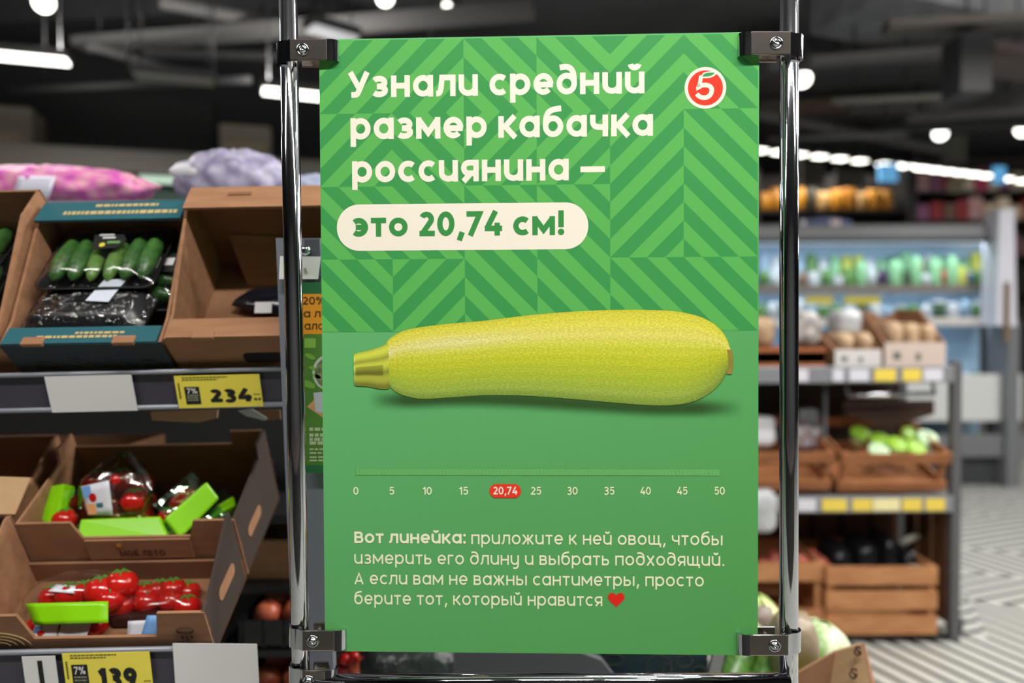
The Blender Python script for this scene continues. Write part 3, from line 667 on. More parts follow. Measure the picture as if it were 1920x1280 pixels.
# ================================================================== LEFT PRODUCE SHELVING
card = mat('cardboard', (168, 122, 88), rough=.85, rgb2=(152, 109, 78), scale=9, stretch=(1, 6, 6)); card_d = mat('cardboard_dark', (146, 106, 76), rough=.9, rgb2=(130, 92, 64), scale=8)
card_t = mat('cardboard_tan', (204, 168, 128), rough=.85, rgb2=(190, 152, 112), scale=9)
teal = mat('carton_teal', (26, 92, 104), rough=.6); navy = mat('carton_navy', (28, 46, 58), rough=.6); gold = mat('carton_gold_print', (196, 176, 120), rough=.6)
dprint = mat('dark_print', (72, 48, 36), rough=.8); bplas = mat('black_plastic', (26, 26, 29), rough=.35)
galv = mat('shelf_grey', (150, 154, 164), rough=.4, metal=.2); railm = mat('rail_backing', (66, 64, 76), rough=.35); white = mat('paper_white', (232, 230, 230), rough=.6)
yel = mat('tag_yellow', (250, 234, 88), rough=.45); ink = mat('ink_black', (22, 26, 24), rough=.6)
filmc = film('clear_film'); filmg = film('clear_film_green', tint=(196, 226, 190), base=.15)
RL = -1.1
OU = at(0, 703, 1.22)
UF = frame(OU, 0, 0, RL); OL = at(0, 1222, 1.13); LF = frame(OL, 0, 0, RL)
shelf = thing('produce_shelving', 'grey metal produce shelving with two tilted shelves of cartons, left of the poster', 'shelving', Matrix.Translation((-.75, 1.5, 0)))
def rail(Fm, x0, x1, hgt, tilt):
    Mx = Fm @ Matrix.Rotation(radians(tilt), 4, 'X')
    r_ = obj('price_rail', MB().box(((x0 + x1) / 2, .004, -hgt / 2), (x1 - x0, .006, hgt), Mx), railm, shelf)
    obj('rail_lip', MB().tube([Mx @ Vector((x0, -.002, 0)), Mx @ Vector((x1, -.002, 0))], .0042, 10), galv, r_)
    obj('rail_lip', MB().tube([Mx @ Vector((x0, -.002, -hgt)), Mx @ Vector((x1, -.002, -hgt))], .0042, 10), galv, r_)
    return Mx
UH = (at(0, 703, 1.22) - at(0, 774, 1.22)).length
xr = (UF.inverted() @ at(528, 690, 1.22)).x
UR = rail(UF, -.35, xr, UH, 16)
LR = rail(LF, -.35, (LF.inverted() @ at(478, 1210, 1.13)).x, .066, 8)
TH = 48
obj('upper_shelf', MB().box((.1, .14, -.012), (.85, .3, .016), frame(OU + Vector((.06, .045, -.024)), TH, 0, RL)), galv, shelf)
obj('lower_shelf', MB().box((-.04, .2, -.012), (.66, .42, .02), frame(OL + Vector((0, .03, -.026)), 27, 0, RL)), galv, shelf)
obj('back_panel', MB().box((-1.03, 1.98, .85), (1.24, .02, 1.65)), mat('shelving_back', (12, 12, 13), rough=.7), shelf)
obj('rear_shelf', MB().box((-.78, 1.86, 1.715), (1.2, .5, .02)), galv, shelf)
for x in (-1.3, -.31): obj('upright', MB().box((x, 2.02, .86), (.05, .06, 1.72)), galv, shelf)
obj('plinth', MB().box((-1.0, 1.6, .08), (.62, .7, .16)), blk, shelf)
# grey end upright
pts = [at(517, 446, 1.13), at(600, 446, 1.13), at(626, 1290, 1.13), at(551, 1290, 1.13)]
pts[2] = pts[1] + (pts[2] - pts[1]) * 2.2; pts[3] = pts[0] + (pts[3] - pts[0]) * 2.2
k_ = [(p - pts[0]) for p in pts]
obj('end_panel', MB().prism(pts, (0, .02, 0)), mat('end_panel_grey', (122, 126, 138), rough=.5), shelf, label='flat grey end panel behind the left chrome pole')
sq = [at(572, 450, 1.126), at(600, 449, 1.126), at(603, 512, 1.126), at(584, 540, 1.126), at(574, 525, 1.126)]
obj('bracket', MB().prism(sq, (0, -.004, 0)), mat('bracket_grey', (84, 88, 98), rough=.4), shelf)
b_ = at(573, 470, 1.117); obj('bolt', MB().ball(tuple(b_), (.008, .006, .008)), chrome, shelf)
# price tags
def tag_on(Mx, Fm, Yp, px0, py0, px1, py1, hgt, name, label, m, up=0):
    I = Mx.inverted(); o = I @ EYE
    def hit(px, py):
        d = I.to_3x3() @ (at(px, py, 1) - EYE); t = (-.0075 - o.y) / d.y; return o + d * t
    a, c = hit(px0, py1), hit(px1, py0)
    t = thing(name, label, 'price tag' if 'tag' in name else 'paper slip', Mx @ Matrix.Translation((a.x, -.0075, a.z)))
    w, h = c.x - a.x, c.z - a.z
    obj('card', MB().box((w / 2, 0, h / 2), (w, .0008, h)), m, t, world=False)
    return t, w, h
tg = lambda k: (lambda x, z: (x, -.0006 - .0003 * k, z))
def price(t, w, h, num, digits_x, dz, dh, badge, wt=.34):
    n = MB(); text(n, num, digits_x[0] * w, digits_x[1] * w, dz * h, dh * h / 1.27, wt, tg(1), gap=.14); obj('price_number', n, ink, t, world=False, label='bold black price number')
    bx0, bz0, bx1, bz1 = badge
    bd = MB().flat([tg(1)(x * w, z * h) for x, z in ((bx0, bz0), (bx1, bz0), (bx1, bz1), (bx0, bz1))]); bo = obj('badge', bd, ink, t, world=False)
    bw = bx1 - bx0; n = MB(); text(n, '7%', (bx0 + bw * .15) * w, (bx1 - bw * .15) * w, (bz0 + (bz1 - bz0) * .62) * h, (bz1 - bz0) * .24 * h, .22, tg(2)); obj('badge_lettering', n, white, bo, world=False)
    n = MB(); stub_lines(n, (bx0 + bw * .12) * w, (bx1 - bw * .12) * w, [(bz0 + (bz1 - bz0) * f) * h for f in (.2, .34, .47)], .055 * h * .8, tg(2), 3, .002, .006); obj('badge_small_print', n, mat('grey_print', (150, 156, 130), rough=.6), bo, world=False)
    n = MB(); stub_lines(n, .09 * w, .62 * w, [.93 * h], .03 * h, tg(1), 5, .002, .006); stub_lines(n, .09 * w, .5 * w, [.86 * h], .03 * h, tg(1), 6, .002, .006)
    om = mat('olive_print', (96, 96, 40), rough=.6); obj('heading_print', n, om, t, world=False); n = MB()
    for i in range(9): n.flat([tg(1)(x, z) for x, z in ((.03 * w, (.3 + .055 * i) * h), (.05 * w, (.3 + .055 * i) * h), (.05 * w, (.34 + .055 * i) * h), (.03 * w, (.34 + .055 * i) * h))])
    obj('side_print', n, om, t, world=False); n = MB()
    stub_lines(n, .905 * w, .985 * w, [(dz + .2) * h], .03 * h, tg(1), 7, .002, .004); stub_lines(n, .905 * w, .985 * w, [(dz + .03) * h], .07 * h, tg(1), 8, .004, .008)
    obj('kopeck_print', n, om, t, world=False)
t, w, h = tag_on(UR, UF, 1.22, 336, 701, 486, 765, UH, 'price_tag', 'yellow price tag reading 234 on the upper shelf rail', yel)
price(t, w, h, '234', (.39, .875), .17, .40, (.1, .12, .275, .66))
tag_on(UR, UF, 1.22, 98, 702, 246, 773, UH, 'blank_slip', 'blank white slip in the upper shelf rail, left of the 234 tag', white)
t, w, h = tag_on(LR, LF, 1.13, 125, 1221, 280, 1292, .066, 'price_tag', 'yellow price tag reading 139 on the lower shelf rail', yel)
price(t, w, h, '139', (.39, .83), -.02, .60, (.09, .0, .275, .69))
t, w, h = tag_on(LR, LF, 1.13, 50, 1229, 103, 1296, .066, 'marked_slip', 'small white slip with a black vertical bar, left of the 139 tag', white)
obj('bar_mark', MB().flat([tg(1)(x * w, z * h) for x, z in ((.45, .1), (.6, .1), (.6, .88), (.45, .88))]), ink, t, world=False)
tag_on(LR @ Matrix.Rotation(radians(2), 4, 'Y'), LF, 1.13, 330, 1207, 482, 1300, .066, 'blank_slip', 'large blank white slip rising over the right end of the lower rail', white)

# ---- cartons
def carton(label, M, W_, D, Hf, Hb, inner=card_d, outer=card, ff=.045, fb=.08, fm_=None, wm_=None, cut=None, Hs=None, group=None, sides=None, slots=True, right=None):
    t = thing('carton', label, 'carton', M, group); th = .005
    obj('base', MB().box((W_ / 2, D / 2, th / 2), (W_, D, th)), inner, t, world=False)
    prof = sides or [(0, 0), (D, 0), (D, Hb), (D * .92, Hb), (D * .18, Hf * 1.05), (0, Hf)]
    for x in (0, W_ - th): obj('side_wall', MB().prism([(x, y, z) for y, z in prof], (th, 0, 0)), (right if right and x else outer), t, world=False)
    fp = [(0, 0), (W_, 0), (W_, Hf), (0, Hf)]
    if cut: fp = [(0, 0), (W_, 0), (W_, Hf), (cut[1] + .012, Hf), (cut[1], Hf - cut[2]), (cut[0], Hf - cut[2]), (cut[0] - .012, Hf), (0, Hf)]
    fw = obj('front_wall', MB().prism([(x, -.002, z) for x, z in fp], (0, th, 0)), wm_ or outer, t, world=False)
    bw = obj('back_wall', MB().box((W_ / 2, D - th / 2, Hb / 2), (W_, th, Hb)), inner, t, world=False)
    if ff:
        obj('front_flange', MB().box((W_ / 2, ff / 2 - .004, Hf + .003), (W_ - .012, ff, .005)), fm_ or outer, t, world=False)
        if slots:
            for fx_ in (.22, .78): obj('locking_tab', MB().box((W_ * fx_, .0, Hf + .0045), (.036, .016, .0085)), card, t, world=False, bevel=.002)
    if fb: obj('back_flange', MB().box((W_ / 2, D - fb / 2, Hb + .003), (W_ - .01, fb, .005)), fm_ or outer, t, world=False)
    return t
KB = 'brown cardboard carton beside the left chrome pole, almost empty'
MBr = frame(Vector((-.556, 1.25, at(322, 699, 1.25).z)), TH, 0, RL); WB = .3
cb_ = carton(KB, MBr, WB, .262, .09, .18, fb=.055, ff=.04)
obj('handle_hole', MB().prism([(x, -.003, z) for x, z in rrect(.115, .028, .205, .052, .01, 5)], (0, .0012, 0)), mat('hole_dark', (30, 24, 22), rough=.9), cb_, world=False)
obj('inner_flap', MB().prism([(.065, .2, .006), (.17, .2, .006), (.17, .254, .075), (.04, .254, .085)], (0, .003, -.003)), card, cb_, world=False)
obj('flap_slot', MB().box((.095, .242, .1865), (.04, .008, .002)), card_d, cb_, world=False)
MTe = frame(Vector((-.822, 1.25, at(60, 706, 1.25).z)), TH, 0, RL); WT = .262
ct_ = carton('teal printed cucumber carton holding wrapped cucumber trays', MTe, WT, .262, .084, .155, fm_=teal, wm_=navy, fb=.048, ff=.034)
n = MB(); stub_lines(n, .06, .19, [.004], .006, lambda x, z: (x, .002 + z * .9, .0905), 2); stub_lines(n, .12, .2, [.016], .006, lambda x, z: (x, .001 + z * .8, .0905), 4)
obj('gold_print', n, gold, ct_, world=False)
n = MB(); stub_lines(n, .1, .21, [.034], .007, lambda x, z: (x, .213 + z, .1613), 2); stub_lines(n, .05, .25, [.014], .009, lambda x, z: (x, .213 + z, .1613), 4)
obj('gold_print', n, gold, ct_, world=False)
for i, (x, z) in enumerate(((.05, .03), (.11, .04), (.17, .035), (.225, .03))):
    ring = [Vector((x + .018 * cos(a * pi / 12 + i) , -.0035, z + .011 * sin(a * pi / 12))) for a in range(25)]
    obj('gold_drawing', MB().tube(ring, .0006, 5), mat('gold_line', (90, 92, 70), rough=.6), ct_, world=False)
MLe = frame(Vector((-1.15, 1.265, at(0, 700, 1.265).z)), TH, 0, RL)
carton('brown cardboard carton at the left edge of the upper shelf', MLe, .322, .27, .09, .175, fb=.0, ff=0, sides=[(0, 0), (.27, 0), (.27, .175), (.2, .175), (.0, .09)])
# cucumbers on trays
cuc = mat('cucumber_skin', (70, 118, 52), rough=.35, rgb2=(36, 76, 34), scale=45, stretch=(1, 1, 1), bump=.25)
cuc2 = mat('cucumber_pale', (112, 152, 70), rough=.35, rgb2=(70, 118, 48), scale=45, bump=.25)
def cucumber(M, L_, r, label, group, m=cuc):
    t = thing('cucumber', label, 'cucumber', M, group)
    rings = []
    for i in range(15):
        f = i / 14; rr = r * (sin(pi * min(max(f, .0), 1)) ** .38 if 0 < f < 1 else .05); bend = .007 * sin(pi * f)
        rings.append([(rr * (1 + .05 * cos(a * pi / 3)) * cos(a * 2 * pi / 18), L_ * f, r + bend * .3 + rr * sin(a * 2 * pi / 18)) for a in range(18)])
    obj('body', MB().loft(rings), m, t, world=False)
    obj('stalk_end', MB().tube([(0, L_ - .004, r), (0, L_ + .004, r)], .003, 8), mat('stalk', (120, 130, 70), rough=.7), t, world=False)
    return t
def tray(label, M, W_, D, H, m=bplas, group=None, lid=True, crumple=.002, seed=0):
    t = thing('food_tray', label, 'tray', M, group)
    rings = []
    for z, k in ((0, -.012), (0, -.012), (H * .5, -.006), (H, 0), (H, .003), (H - .002, .003)):
        rings.append([(x, y, z) for x, y in rrect(-k, -k, W_ + k, D + k, .02, 5)])
    obj('shell', MB().loft(rings[:5] + [[(x, y, H - .001) for x, y in rrect(.003, .003, W_ - .003, D - .003, .02, 5)], [(x, y, .003) for x, y in rrect(.014, .014, W_ - .014, D - .014, .02, 5)]]), m, t, world=False)
    if lid:
        rnd = random.Random(seed)
        def wrap(u, v):
            e = min(u, 1 - u, v, 1 - v); return (W_ * u, D * v, H + .001 + .021 * min(e / .2, 1) ** .7 + crumple * rnd.uniform(-1, 1) * (1 if e < .25 else .4))
        obj('wrapping_film', MB().sheet(wrap, 22, 16), filmc, t, world=False)
    return t
MT1 = frame(at(74, 557, 1.257), 48, 0, RL)
lowt = tray('black tray under the tray of six cucumbers', MT1 @ Matrix.Translation((.01, .0, -.04)), .19, .115, .03, lid=False)
tr1 = tray('wrapped black tray of six short cucumbers in the teal carton', MT1, .2, .148, .02, seed=2)
for i, x in enumerate((.026, .058, .088, .117, .146, .176)):
    cucumber(MT1 @ Matrix.Translation((x, .017, .006)) @ Matrix.Rotation(radians((-3, 2, 5, 0, -2, 0)[i]), 4, 'Z') @ Matrix.Scale((1, 1, .92, .9, 1, 1)[i], 4), .11, (.0155, .015, .0135, .015, .0155, .0155)[i],
             'short green cucumber wrapped on the black tray', 'six short cucumbers on the wrapped tray', cuc2 if i in (2, 3) else cuc)
lb = MB().prism([(.084, .07, .043), (.126, .072, .043), (.136, .092, .043), (.122, .114, .043), (.074, .116, .043)], (0, 0, .001)); lo_ = obj('label', lb, ink, tr1, world=False, label='black label with small coloured marks')
obj('label_print', MB().box((.098, .106, .0445), (.026, .005, .0006)).box((.104, .098, .0445), (.022, .004, .0006)), white, lo_, world=False)
obj('label_picture', MB().prism([(x, y, .0441) for x, y in disc(.098, .08, .005, 16)], (0, 0, .0006)), mat('label_yellow', (226, 214, 70), rough=.5), lo_, world=False)
obj('label_green_print', MB().box((.116, .086, .0445), (.022, .006, .0006)), mat('label_green', (110, 160, 90), rough=.5), lo_, world=False)
# overturned black tray, shiny film
MT2 = frame(at(38, 630, 1.222), 46, -2, RL)
t2 = thing('food_tray', 'black tray lying upside down under shiny film with a white label, in the teal carton', 'tray', MT2)
rr = [[(x, y, z) for x, y in rrect(k, k, .205 - k, .108 - k, .022, 6)] for k, z in ((-.004, 0), (0, .004), (.012, .024), (.03, .029))]
obj('shell', MB().loft(rr), bplas, t2, world=False)
rnd = random.Random(5)
def wrap2(u, v):
    x, y = .209 * u - .002, .112 * v - .002; e = min(u, 1 - u, v * .8, (1 - v) * .8); return (x, y, .004 + .0275 * min(e / .14, 1) ** .7 + rnd.uniform(-.003, .003) * (1 if e < .16 else .12))
obj('wrapping_film', MB().sheet(wrap2, 30, 20), film('creased_film', base=.1, bump=1.0, scale=55, dist=.016), t2, world=False)
obj('label', MB().prism([(.108, .046, .0335), (.148, .042, .0335), (.158, .096, .0335), (.12, .098, .0335)], (0, 0, .0008)), mat('label_blueish', (214, 222, 236), rough=.5), t2, world=False, label='white paper label')
MT3 = frame(at(240, 596, 1.272), 50, 0, RL)
t3 = tray('wrapped cucumber tray behind the side of the brown carton', MT3, .092, .155, .02, seed=9)
for i in range(4): cucumber(MT3 @ Matrix.Translation((.078, .032 + .033 * i, .006)) @ Matrix.Rotation(radians(90), 4, 'Z'), .064, .0145, 'green cucumber lying across the tray beside the brown carton', 'cucumbers on the tray beside the brown carton')
lb3 = obj('label', MB().box((.05, .09, .042), (.08, .045, .001)), ink, t3, world=False, label='black label with white marks')
obj('label_print', MB().box((.042, .09, .043), (.005, .026, .0006)).box((.062, .092, .043), (.016, .018, .0006)), white, lb3, world=False)
# trays in the leftmost carton
for k, (px, py, Y, tl) in enumerate(((-215, 610, 1.25, 48), (-190, 530, 1.31, 44))):
    Mx = frame(at(px, py, Y), tl, 0, RL)
    tray(('wrapped dark cucumber tray at the left edge, nearest the front of its carton', 'wrapped dark cucumber tray at the left edge, at the back of its carton')[k], Mx, .19, .135, .03, seed=20 + k)
    for i in range(3): cucumber(Mx @ Matrix.Translation((.06 + .046 * i, .017, .006)), .105, .016, 'dark green cucumber in a wrapped tray at the left edge', 'cucumbers in the trays at the left edge')
# dark packet on the floor of the brown carton
MP = MBr @ Matrix.Translation((.06, .115, .012))
pk = thing('herb_packet', 'black film packet lying at the bottom of the brown carton', 'packet', MP)
rnd = random.Random(11)
obj('pouch', MB().ball((.09, .03, .012), (.092, .034, .014), fn=lambda a, b_: 1 + .08 * sin(5 * a) * sin(3 * b_)), mat('black_film', (20, 22, 30), rough=.15), pk, world=False)
obj('label', MB().box((.06, .012, .019), (.03, .02, .001), Matrix.Rotation(radians(28), 4, 'X')), white, pk, world=False)
# garlic bags on the rear shelf
def lumpy(name, label, cat, c, r, m, seed, n=7, lift=0):
    rnd = random.Random(seed); t = thing(name, label, cat, Matrix.Translation((c[0], c[1], c[2])))
    ph = [(rnd.uniform(0, 6), rnd.uniform(0, 6)) for _ in range(3)]
    obj('net', MB().ball((0, 0, r[2] * .9), r, nu=48, nv=28, fn=lambda a, b_: 1 + .07 * sin(n * a + ph[0][0]) * sin(n * .8 * b_ + ph[0][1]) + .04 * sin(2 * n * a + ph[1][0])), m, t, world=False)
    return t
def netmat(name, a, b_, c):
    m = bpy.data.materials.new(name); m.use_nodes = True; nt = m.node_tree; b = nt.nodes['Principled BSDF']; b.inputs['Roughness'].default_value = .4
    tc = nt.nodes.new('ShaderNodeTexCoord'); v = nt.nodes.new('ShaderNodeTexVoronoi'); v.inputs['Scale'].default_value = 34; nt.links.new(tc.outputs['Object'], v.inputs['Vector'])
    r = nt.nodes.new('ShaderNodeValToRGB'); r.color_ramp.elements[0].color = (*lin(*a), 1); r.color_ramp.elements[1].color = (*lin(*c), 1); e = r.color_ramp.elements.new(.45); e.color = (*lin(*b_), 1); r.color_ramp.elements[2].position = .8
    nt.links.new(v.outputs['Distance'], r.inputs[0]); nt.links.new(r.outputs[0], b.inputs['Base Color']); return m
pinknet = netmat('pink_net', (240, 190, 196), (236, 146, 190), (224, 96, 196)); whitenet = netmat('white_net', (206, 200, 216), (184, 178, 206), (150, 144, 178))
g1 = at(70, 372, 1.76); gb = lumpy('garlic_bag', 'pink net bag of garlic with a white tag above the teal carton', 'bag', (g1.x, g1.y, 1.735), (.27, .09, .05), pinknet, 3, 9)
zt3 = .129; a, b_ = at(92, 332, 1.655), at(44, 392, 1.655)
tl = MB(); tl.sheet(lambda u, v: tuple((at(35 + 70 * u - 14 * v * (1 - u) - 14 * v * u, 330 + 45 * v, 1.668 - .012 * sin(pi * v)))), 6, 6); obj('paper_tag', tl, mat('tag_lilac', (216, 216, 234), rough=.5), gb, solid=.001)
g2 = at(440, 372, 1.76); gw = lumpy('garlic_bag', 'white net bag of garlic behind the brown carton', 'bag', (g2.x, g2.y, 1.735), (.135, .09, .068), whitenet, 8, 9)
wp = MB().ball((0, 0, .0), (.05, .03, .02), fn=lambda a, b_: 1 + .1 * sin(4 * a)); obj('white_seal', wp, mat('seal_white', (232, 232, 240), rough=.35), gw, world=False).location = (-.075, -.05, .07)
gs = lumpy('garlic_bag', 'low pale net bag at the back between the brown carton and the left pole', 'bag', tuple((at(605, 350, 1.8).x, 1.78, 1.735)), (.1, .07, .04), netmat('blue_net', (200, 206, 224), (178, 186, 214), (150, 160, 200)), 4)

# ---- lower bay
side_shade = mat('carton_shaded_side', (62, 50, 43), rough=.8); XR = -.4667; W1 = .372  # shade on the cartons' right walls, painted as a darker colour
ML1 = frame(Vector((XR - W1, 1.155, at(100, 1228, 1.155).z)), 27, 0, RL)
c1 = carton('brown tomato carton with a low front, nearest on the lower shelf', ML1, W1, .153, .088, .046, ff=0, fb=0, cut=(.098, .288, .05), sides=[(0, 0), (.153, 0), (.153, .15), (.143, .15), (.02, .09), (0, .088)], right=side_shade)
n = MB()
for cx_, r0_ in ((.395, .01),):
    pass
rain = [Vector((.335 + .013 * cos(a), -.003, .05 + .006 * sin(a))) for a in [i * pi / 8 for i in range(17)]]
obj('rain_symbol', MB().tube(rain, .0009, 5).box((.328, -.003, .036), (.0014, .001, .006)).box((.335, -.003, .033), (.0014, .001, .008)).box((.343, -.003, .036), (.0014, .001, .006)), dprint, c1, world=False)
n = MB()
for k in range(4): n.tube([Vector((.045 + (.012 + .011 * k) * cos(a), -.003, .024 + (.008 + .007 * k) * sin(a))) for a in [i * pi / 14 for i in range(15)]], .0006, 5)
obj('sun_drawing', n, gold, c1, world=False)
ML2 = ML1 @ Matrix.Translation((0, .163, 0)); W2 = W1; zc2 = .125
c2 = carton('brown tomato carton with a printed front flap, behind the nearest one', ML2, W2, .2, zc2, .14, ff=0, fb=0, cut=(.105, .29, .034), sides=[(0, 0), (.2, 0), (.2, .168), (.15, .168), (.145, .14), (0, zc2)], right=side_shade)
obj('corner_flap', MB().box((W2 - .035, .197, .154), (.06, .005, .03)), card_d, c2, world=False)
for cc, y, z in ((c1, .085, .062), (c2, .07, .06)): obj('hand_hole', MB().prism([((W2 + .0005), y + p_, z + q_) for p_, q_ in rrect(-.035, -.012, .035, .012, .011, 5)], (.0006, 0, 0)), card, cc, world=False)
ff_ = obj('front_flap', MB().box((.2, -.006, zc2 - .056), (.18, .004, .042)), card, c2, world=False, label='folded printed flap')
n = MB(); x0_ = (ML2.inverted() @ at(218, 1058, 1.25)).x; x1_ = (ML2.inverted() @ at(304, 1058, 1.25)).x
text(n, 'МОЁ ЛЕТО'.replace('Ё', 'Е'), x0_, x1_, zc2 - .07, .0105, .2, lambda x, z: (x, -.0085, z), gap=.22, space=.6)
for dx in (.385, .43): n.flat([(p[0], -.0085, p[1]) for p in disc(x0_ + (x1_ - x0_) * dx, zc2 - .054, .001, 8)])
obj('flap_lettering', n, dprint, ff_, world=False)
n = MB().prism([(x, -.0085, z) for x, z in disc(x0_ + .003, zc2 - .046, .0045, 16)], (0, -.0004, 0)); obj('flap_sun', n, mat('sun_yellow', (206, 160, 60), rough=.7), ff_, world=False)
ML3 = frame(Vector((XR - W1 - .325, 1.295, at(0, 1104, 1.295).z)), 27, 0, RL)
c3 = carton('brown carton at the left edge behind the printed tomato carton', ML3, .3, .22, .12, .17, ff=0, fb=0)
obj('tan_flap', MB().prism([ML3.inverted() @ p for p in (at(-40, 962, 1.27), at(28, 964, 1.27), at(56, 898, 1.31), at(-40, 894, 1.31))], (0, .004, 0)), card_t, c3, world=False, label='lighter tan flap')
ML4 = frame(at(20, 925, 1.62), 0, 0, RL)
carton('dark brown carton standing at the back of the lower bay', ML4, .26, .18, .1, .1, inner=card_d, outer=card_d, ff=0, fb=0, slots=False, sides=[(0, 0), (.18, 0), (.18, .1), (0, .1)])
# tomatoes
tom = mat('tomato_red', (206, 30, 22), rough=.18, rgb2=(186, 22, 18), scale=18, coat=.3); calyx = mat('calyx_green', (70, 130, 40), rough=.6)
def tomato(c, r, label, group, stem=False, seed=0):
    t = thing('tomato', label, 'tomato', Matrix.Translation((c[0], c[1], c[2] - r * .88)) @ Matrix.Rotation(seed * 1.3, 4, 'Z'), group)
    obj('fruit', MB().ball((0, 0, r * .88), (r, r, r * .88), nu=24, nv=14, fn=lambda a, b_: 1 - .03 * abs(cos(2.5 * a)) * sin(b_) - .12 * math.exp(-(b_ / .35) ** 2)), tom, t, world=False)
    m = MB()
    for k in range(5): a = k * 1.257; m.tube([(0, 0, r * 1.62), (r * .3 * cos(a), r * .3 * sin(a), r * 1.72), (r * .62 * cos(a), r * .62 * sin(a), r * 1.58)], [.0016, .002, .0006], 6)
    obj('calyx', m, calyx, t, world=False)
    return t
def bag(name, label, M, w, d, h, m, seed=0, pinch=.5, cat='bag', neck=.12):
    """crumpled film bag: rings from the base to a pinched neck"""
    rnd = random.Random(seed); t = thing(name, label, cat, M); rings = []; n = 28
    for i in range(13):
        f = i / 12; k = (.86 + .14 * min(f / .15, 1)) if f < .55 else 1 - (1 - neck) * ((f - .55) / .45) ** 1.1
        rings.append([((w / 2) * k * math.copysign(abs(cos(2 * pi * a / n)) ** .7, cos(2 * pi * a / n)) + rnd.uniform(-1, 1) * .0028, (d / 2) * k * math.copysign(abs(sin(2 * pi * a / n)) ** .7, sin(2 * pi * a / n)) + rnd.uniform(-1, 1) * .0028, h * f) for a in range(n)])
    obj('film', MB().loft(rings, caps=False), m, t, world=False); return t
sky = mat('label_sky', (120, 168, 226), rough=.4); lime = mat('lime_sleeve', (140, 216, 14), rough=.3); orange_l = mat('label_peach', (232, 160, 110), rough=.5)
def picture_label(parent, quad, extra=True):
    """small printed label: pale sheet with a blue corner and a red fruit"""
    a, b_, c, d = [Vector(q) for q in quad]; f = lambda u, v: a + (b_ - a) * u + (d - a) * v + ((c - b_) - (d - a)) * u * v
    nrm = (b_ - a).cross(d - a).normalized();
    if nrm.y > 0: nrm = -nrm
    o = obj('label', MB().sheet(lambda u, v: tuple(f(u, v)), 4, 4), mat('label_paper', (226, 226, 236), rough=.5), parent, solid=.0006)
    if extra:
        obj('label_blue', MB().sheet(lambda u, v: tuple(f(.02 + .3 * u, .6 + .38 * v) + nrm * .001), 2, 2), sky, o)
        obj('label_peach', MB().sheet(lambda u, v: tuple(f(.04 + .34 * u, .04 + .35 * v) + nrm * .0008), 2, 2), orange_l, o)
        obj('label_fruit', MB().flat([tuple(f(.34 + .14 * cos(k * pi / 8), .58 + .14 * sin(k * pi / 8)) + nrm * .0014) for k in range(16)]), tom, o)
        obj('label_text', MB().sheet(lambda u, v: tuple(f(.42 + .26 * u, .25 + .14 * v) + nrm * .0012), 2, 2), mat('label_teal', (60, 110, 120), rough=.5), o)
    return o
BY = 1.35
p = at(222, 985, BY); bg = bag('tomato_bag', 'clear pointed bag of red tomatoes with a picture label, upright in the printed carton', Matrix.Translation(p) @ Matrix.Rotation(radians(6), 4, 'Y'), .14, .085, .138, filmg, 3)
for i, (px, py, Y) in enumerate(((182, 905, 1.35), (228, 902, 1.34), (262, 908, 1.36), (252, 940, 1.33), (212, 945, 1.35), (178, 940, 1.36), (222, 972, 1.34), (262, 974, 1.34))):
    tomato(at(px, py, Y), .026, 'red tomato inside the upright pointed bag', 'tomatoes in the upright pointed bag', seed=i)
picture_label(bg, [at(165, 966, 1.298), at(212, 966, 1.298), at(204, 900, 1.302), at(152, 912, 1.302)])
def lime_pack(label, quad, dY, seed, group=None, toms=2):
    """bright green sleeve box between four photo points (x, y, depth): lower left, lower right, upper right, upper left"""
    P = [at(*q) for q in quad]; c = sum(P, Vector()) / 4; t = thing('tomato_pack', label, 'packet', Matrix.Translation(c), group)
    e1 = (P[1] - P[0]); e2 = (P[3] - P[0]); nn = e1.cross(e2).normalized()
    if nn.y < 0: nn = -nn
    obj('sleeve', MB().prism(P, nn * dY), lime, t, bevel=.004)
    rnd = random.Random(seed)
    for s in (0, 1):
        fl = MB()
        A, B = (P[1], P[2]) if s else (P[0], P[3]); ax = e1.normalized() * (1 if s else -1)
        fl.sheet(lambda u, v: tuple(A + (B - A) * (.06 + .88 * u) + nn * dY * .5 + ax * .032 * v + nn * rnd.uniform(-.006, .006) + (B - A) * rnd.uniform(-.05, .05) * v), 8, 4)
        obj('film_end', fl, film('green_film', (230, 255, 230), base=.12, tint=(190, 236, 150)), t)
    return t
lime_pack('lime green tomato pack lying along the front of the printed carton', [(142, 1014, 1.262), (318, 1012, 1.262), (300, 966, 1.29), (150, 972, 1.29)], .03, 1)
lime_pack('lime green tomato pack standing at the left in the printed carton', [(106, 992, 1.29), (66, 972, 1.31), (84, 912, 1.345), (118, 906, 1.32)][0:4], .03, 2)
lime_pack('lime green tomato pack leaning to the right in the printed carton', [(338, 1010, 1.275), (308, 972, 1.275), (388, 902, 1.33), (412, 934, 1.33)], .03, 3)
lime_pack('lime green tomato pack at the right wall of the printed carton', [(396, 972, 1.33), (390, 957, 1.34), (440, 926, 1.37), (444, 948, 1.37)], .03, 4)
for i, (px, py, Y) in enumerate(((126, 945, 1.34), (122, 974, 1.31), (340, 945, 1.36), (318, 972, 1.33), (352, 930, 1.37))):
    tomato(at(px, py, Y), .022, 'red tomato beside the lime green packs' , 'tomatoes beside the lime green packs', seed=i + 9)
